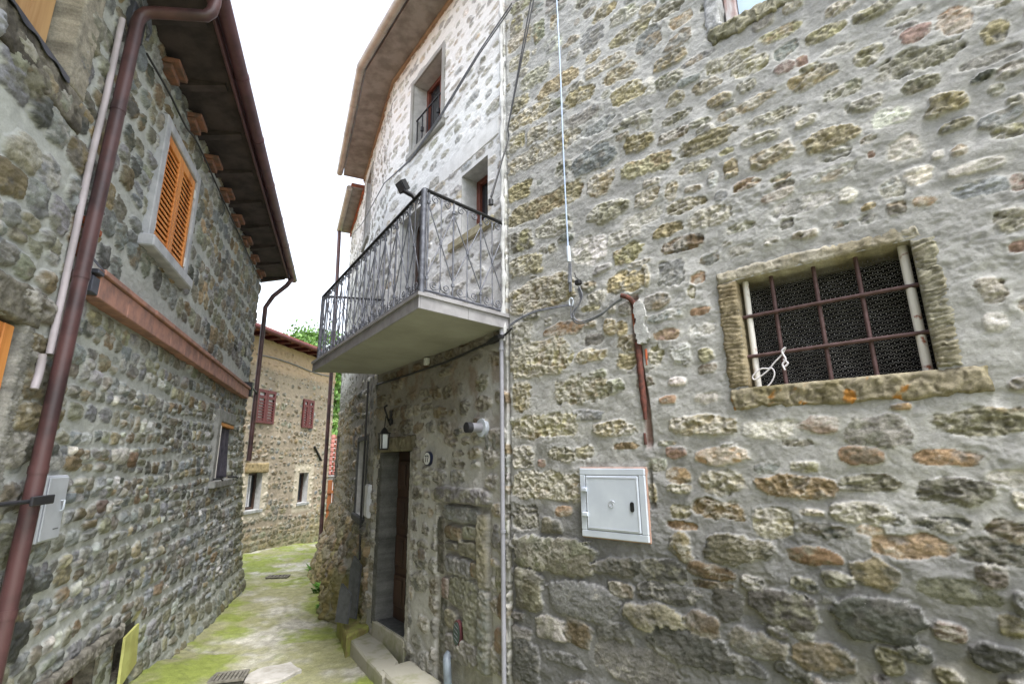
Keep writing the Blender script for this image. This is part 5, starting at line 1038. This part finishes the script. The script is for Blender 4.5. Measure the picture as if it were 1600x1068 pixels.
# hill as terrain and trees on it
xs = np.linspace(-90, 60, 76); ys = np.linspace(26, 130, 53); X, Y = np.meshgrid(xs, ys)
Zh = -4+24*sst(24, 80, Y)*sst(70, -10, X)*(.85+.2*fbm(X*.05, Y*.05, 8, 3))+1.2*fbm(X*.2, Y*.2, 3, 3)
idx = np.arange(X.size).reshape(X.shape); me = np_mesh('hillside', np.stack([X, Y, Zh], -1).reshape(-1, 3), np.stack([idx[:-1, :-1], idx[:-1, 1:], idx[1:, 1:], idx[1:, :-1]], -1).reshape(-1, 4)); me.materials.append(M['hill'])
tag(link(bpy.data.objects.new('hillside', me)), 'green hillside rising behind the far house', 'hill', kind='structure')
def tree(x, y, z, h, cr, seed, label, n=2600, ls=.22):
    r = random.Random(seed); nr = np.random.RandomState(seed); t = thing('leafy_tree', (x, y, z), label, 'tree', 'trees on the hillside behind the lane')
    mb = MB(); mb.tube([(x, y, z-.5), (x+.1, y, z+h*.3), (x-.1, y+.1, z+h*.55), (x, y, z+h*.85)], [h*.035, h*.028, h*.018, h*.006], 8)
    tips = []
    for k in range(9):
        a = r.uniform(0, 6.28); zz = z+h*r.uniform(.3, .6); q = np.array([x+math.cos(a)*cr*r.uniform(.5, .9), y+math.sin(a)*cr*r.uniform(.5, .9), z+h*r.uniform(.5, .95)]); tips.append(q)
        mb.tube([(x, y, zz), ((x+q[0])/2, (y+q[1])/2, (zz+q[2])/2+.2), q], [h*.014, h*.009, h*.003], 5)
    mb.build('trunk', M['bark'], t)
    V = []; 
    cl = [q+nr.normal(0, cr*.22, 3) for q in tips for _ in range(3)]+[np.array([x, y, z+h*.8])+nr.normal(0, cr*.35, 3) for _ in range(8)]
    c = np.array([cl[i % len(cl)] for i in range(n)])+nr.normal(0, cr*.17, (n, 3)); a = nr.normal(0, 1, (n, 3)); a /= np.linalg.norm(a, axis=1)[:, None]; b = np.cross(a, nr.normal(0, 1, (n, 3))); b /= np.linalg.norm(b, axis=1)[:, None]
    s = ls*nr.uniform(.6, 1.3, (n, 1)); V = np.stack([c-a*s, c+b*s*.5, c+a*s, c-b*s*.5], 1).reshape(-1, 3)
    me = np_mesh('crown', V, np.arange(n*4).reshape(-1, 4), smooth=False); me.materials.append(M['leaf']); link(bpy.data.objects.new('crown', me), t)
def hz(x, y): return float(-4+24*sst(24, 80, np.array(y))*sst(70, -10, np.array(x)))
for k, (px, Yd, h_, cr, lab) in enumerate(((508, 34, 9.0, 2.6, 'bright green tree showing above the balcony slab, nearest on the hillside'), (478, 44, 9, 2.8, 'leafy green tree rising above the roof of the far house'), (520, 26, 7.5, 1.8, 'green tree filling the narrow gap beside the drainpipe'),
                                           (455, 56, 9, 3, 'pale green tree farthest left above the roof of the far house'), (495, 60, 10, 3.2, 'tree at the top of the hillside behind the other trees'))):
    d = ray(px, 600); x = d[0]/d[1]*Yd; zt = ray(px, (548, 506, 630, 520, 500)[k])[2]/d[1]*Yd; tree(x, Yd, zt-h_*1.08, h_, cr, 100+k, lab)

# ================================================================== WEEDS AND FLOWERS
def weed(p, r0, n, seed, label, hgt=.16):
    nr = np.random.RandomState(seed); mb = MB()
    for k in range(n):
        a = nr.uniform(0, 6.283); L_ = hgt*nr.uniform(.5, 1.2); o = np.array([math.cos(a), math.sin(a), 0]); s = np.array([-o[1], o[0], 0])*L_*.16; b = p+o*nr.uniform(0, r0)+np.array([0, 0, -.01])
        m1 = b+o*L_*.35+np.array([0, 0, L_*.55]); tip = b+o*L_*.85+np.array([0, 0, L_*nr.uniform(.5, .95)])
        mb.add([b-s*.2, b+s*.2, m1+s, m1-s, tip], [(0, 1, 2, 3), (3, 2, 4)], True)
    return tag(mb.build('weed_plant', M['weed']), label, 'weed', 'weeds along the foot of the rubble wall')
for k, (px, py, n, r0, hh, lab) in enumerate(((499, 898, 60, .16, .2, 'bright green weed clump at the far foot of the rubble wall by the guard stone'), (503, 925, 70, .14, .2, 'tall bright weed clump halfway along the foot of the rubble wall'), (509, 955, 50, .12, .14, 'low weed clump where the rubble wall comes nearest to the mossy step'), (497, 905, 40, .12, .16, 'small weed tuft just in front of the guard stone'),
                                              (524, 962, 26, .07, .13, 'thin weed tuft at the outer corner of the mossy step stone'), (225, 1022, 24, .06, .10, 'tiny weed tuft beside the orange flower at the foot of the left cobble wall'))):
    weed(gpt(px, py), r0, n, 200+k, lab, hh)
def flower(p, h, label):
    t = thing('orange_flower', tuple(p), label, 'flower', 'orange flowers by the walls'); top = p+np.array([0, 0, h])
    MB().tube([p-np.array([0, 0, .02]), p+np.array([.005, 0, h*.5]), top], .004, 5).build('stem', M['weed'], t)
    mb = MB(); f_ = np.array([.2, -.8, .55]); f_ /= np.linalg.norm(f_); e1_ = np.cross(f_, [0, 0, 1]); e1_ /= np.linalg.norm(e1_); e2_ = np.cross(e1_, f_)
    for k in range(10):
        a = .628*k; o = e1_*math.cos(a)+e2_*math.sin(a); s = -e1_*math.sin(a)+e2_*math.cos(a); mb.add([top, top+o*.02+s*.009+f_*.006, top+o*.036+f_*.002, top+o*.02-s*.009+f_*.006], [(0, 1, 2, 3)], True)
    mb.tube([top, top+f_*.012], [.014, .008], 8); mb.build('petals', M['orange_petal'], t)
flower(gpt(536, 962)+np.array([0, 0, .0]), .12, 'orange flower beside the moss covered step by the front door')
p = gpt(232, 1024); flower(p, .07, 'orange flower at the foot of the left cobble wall near the yellow board')
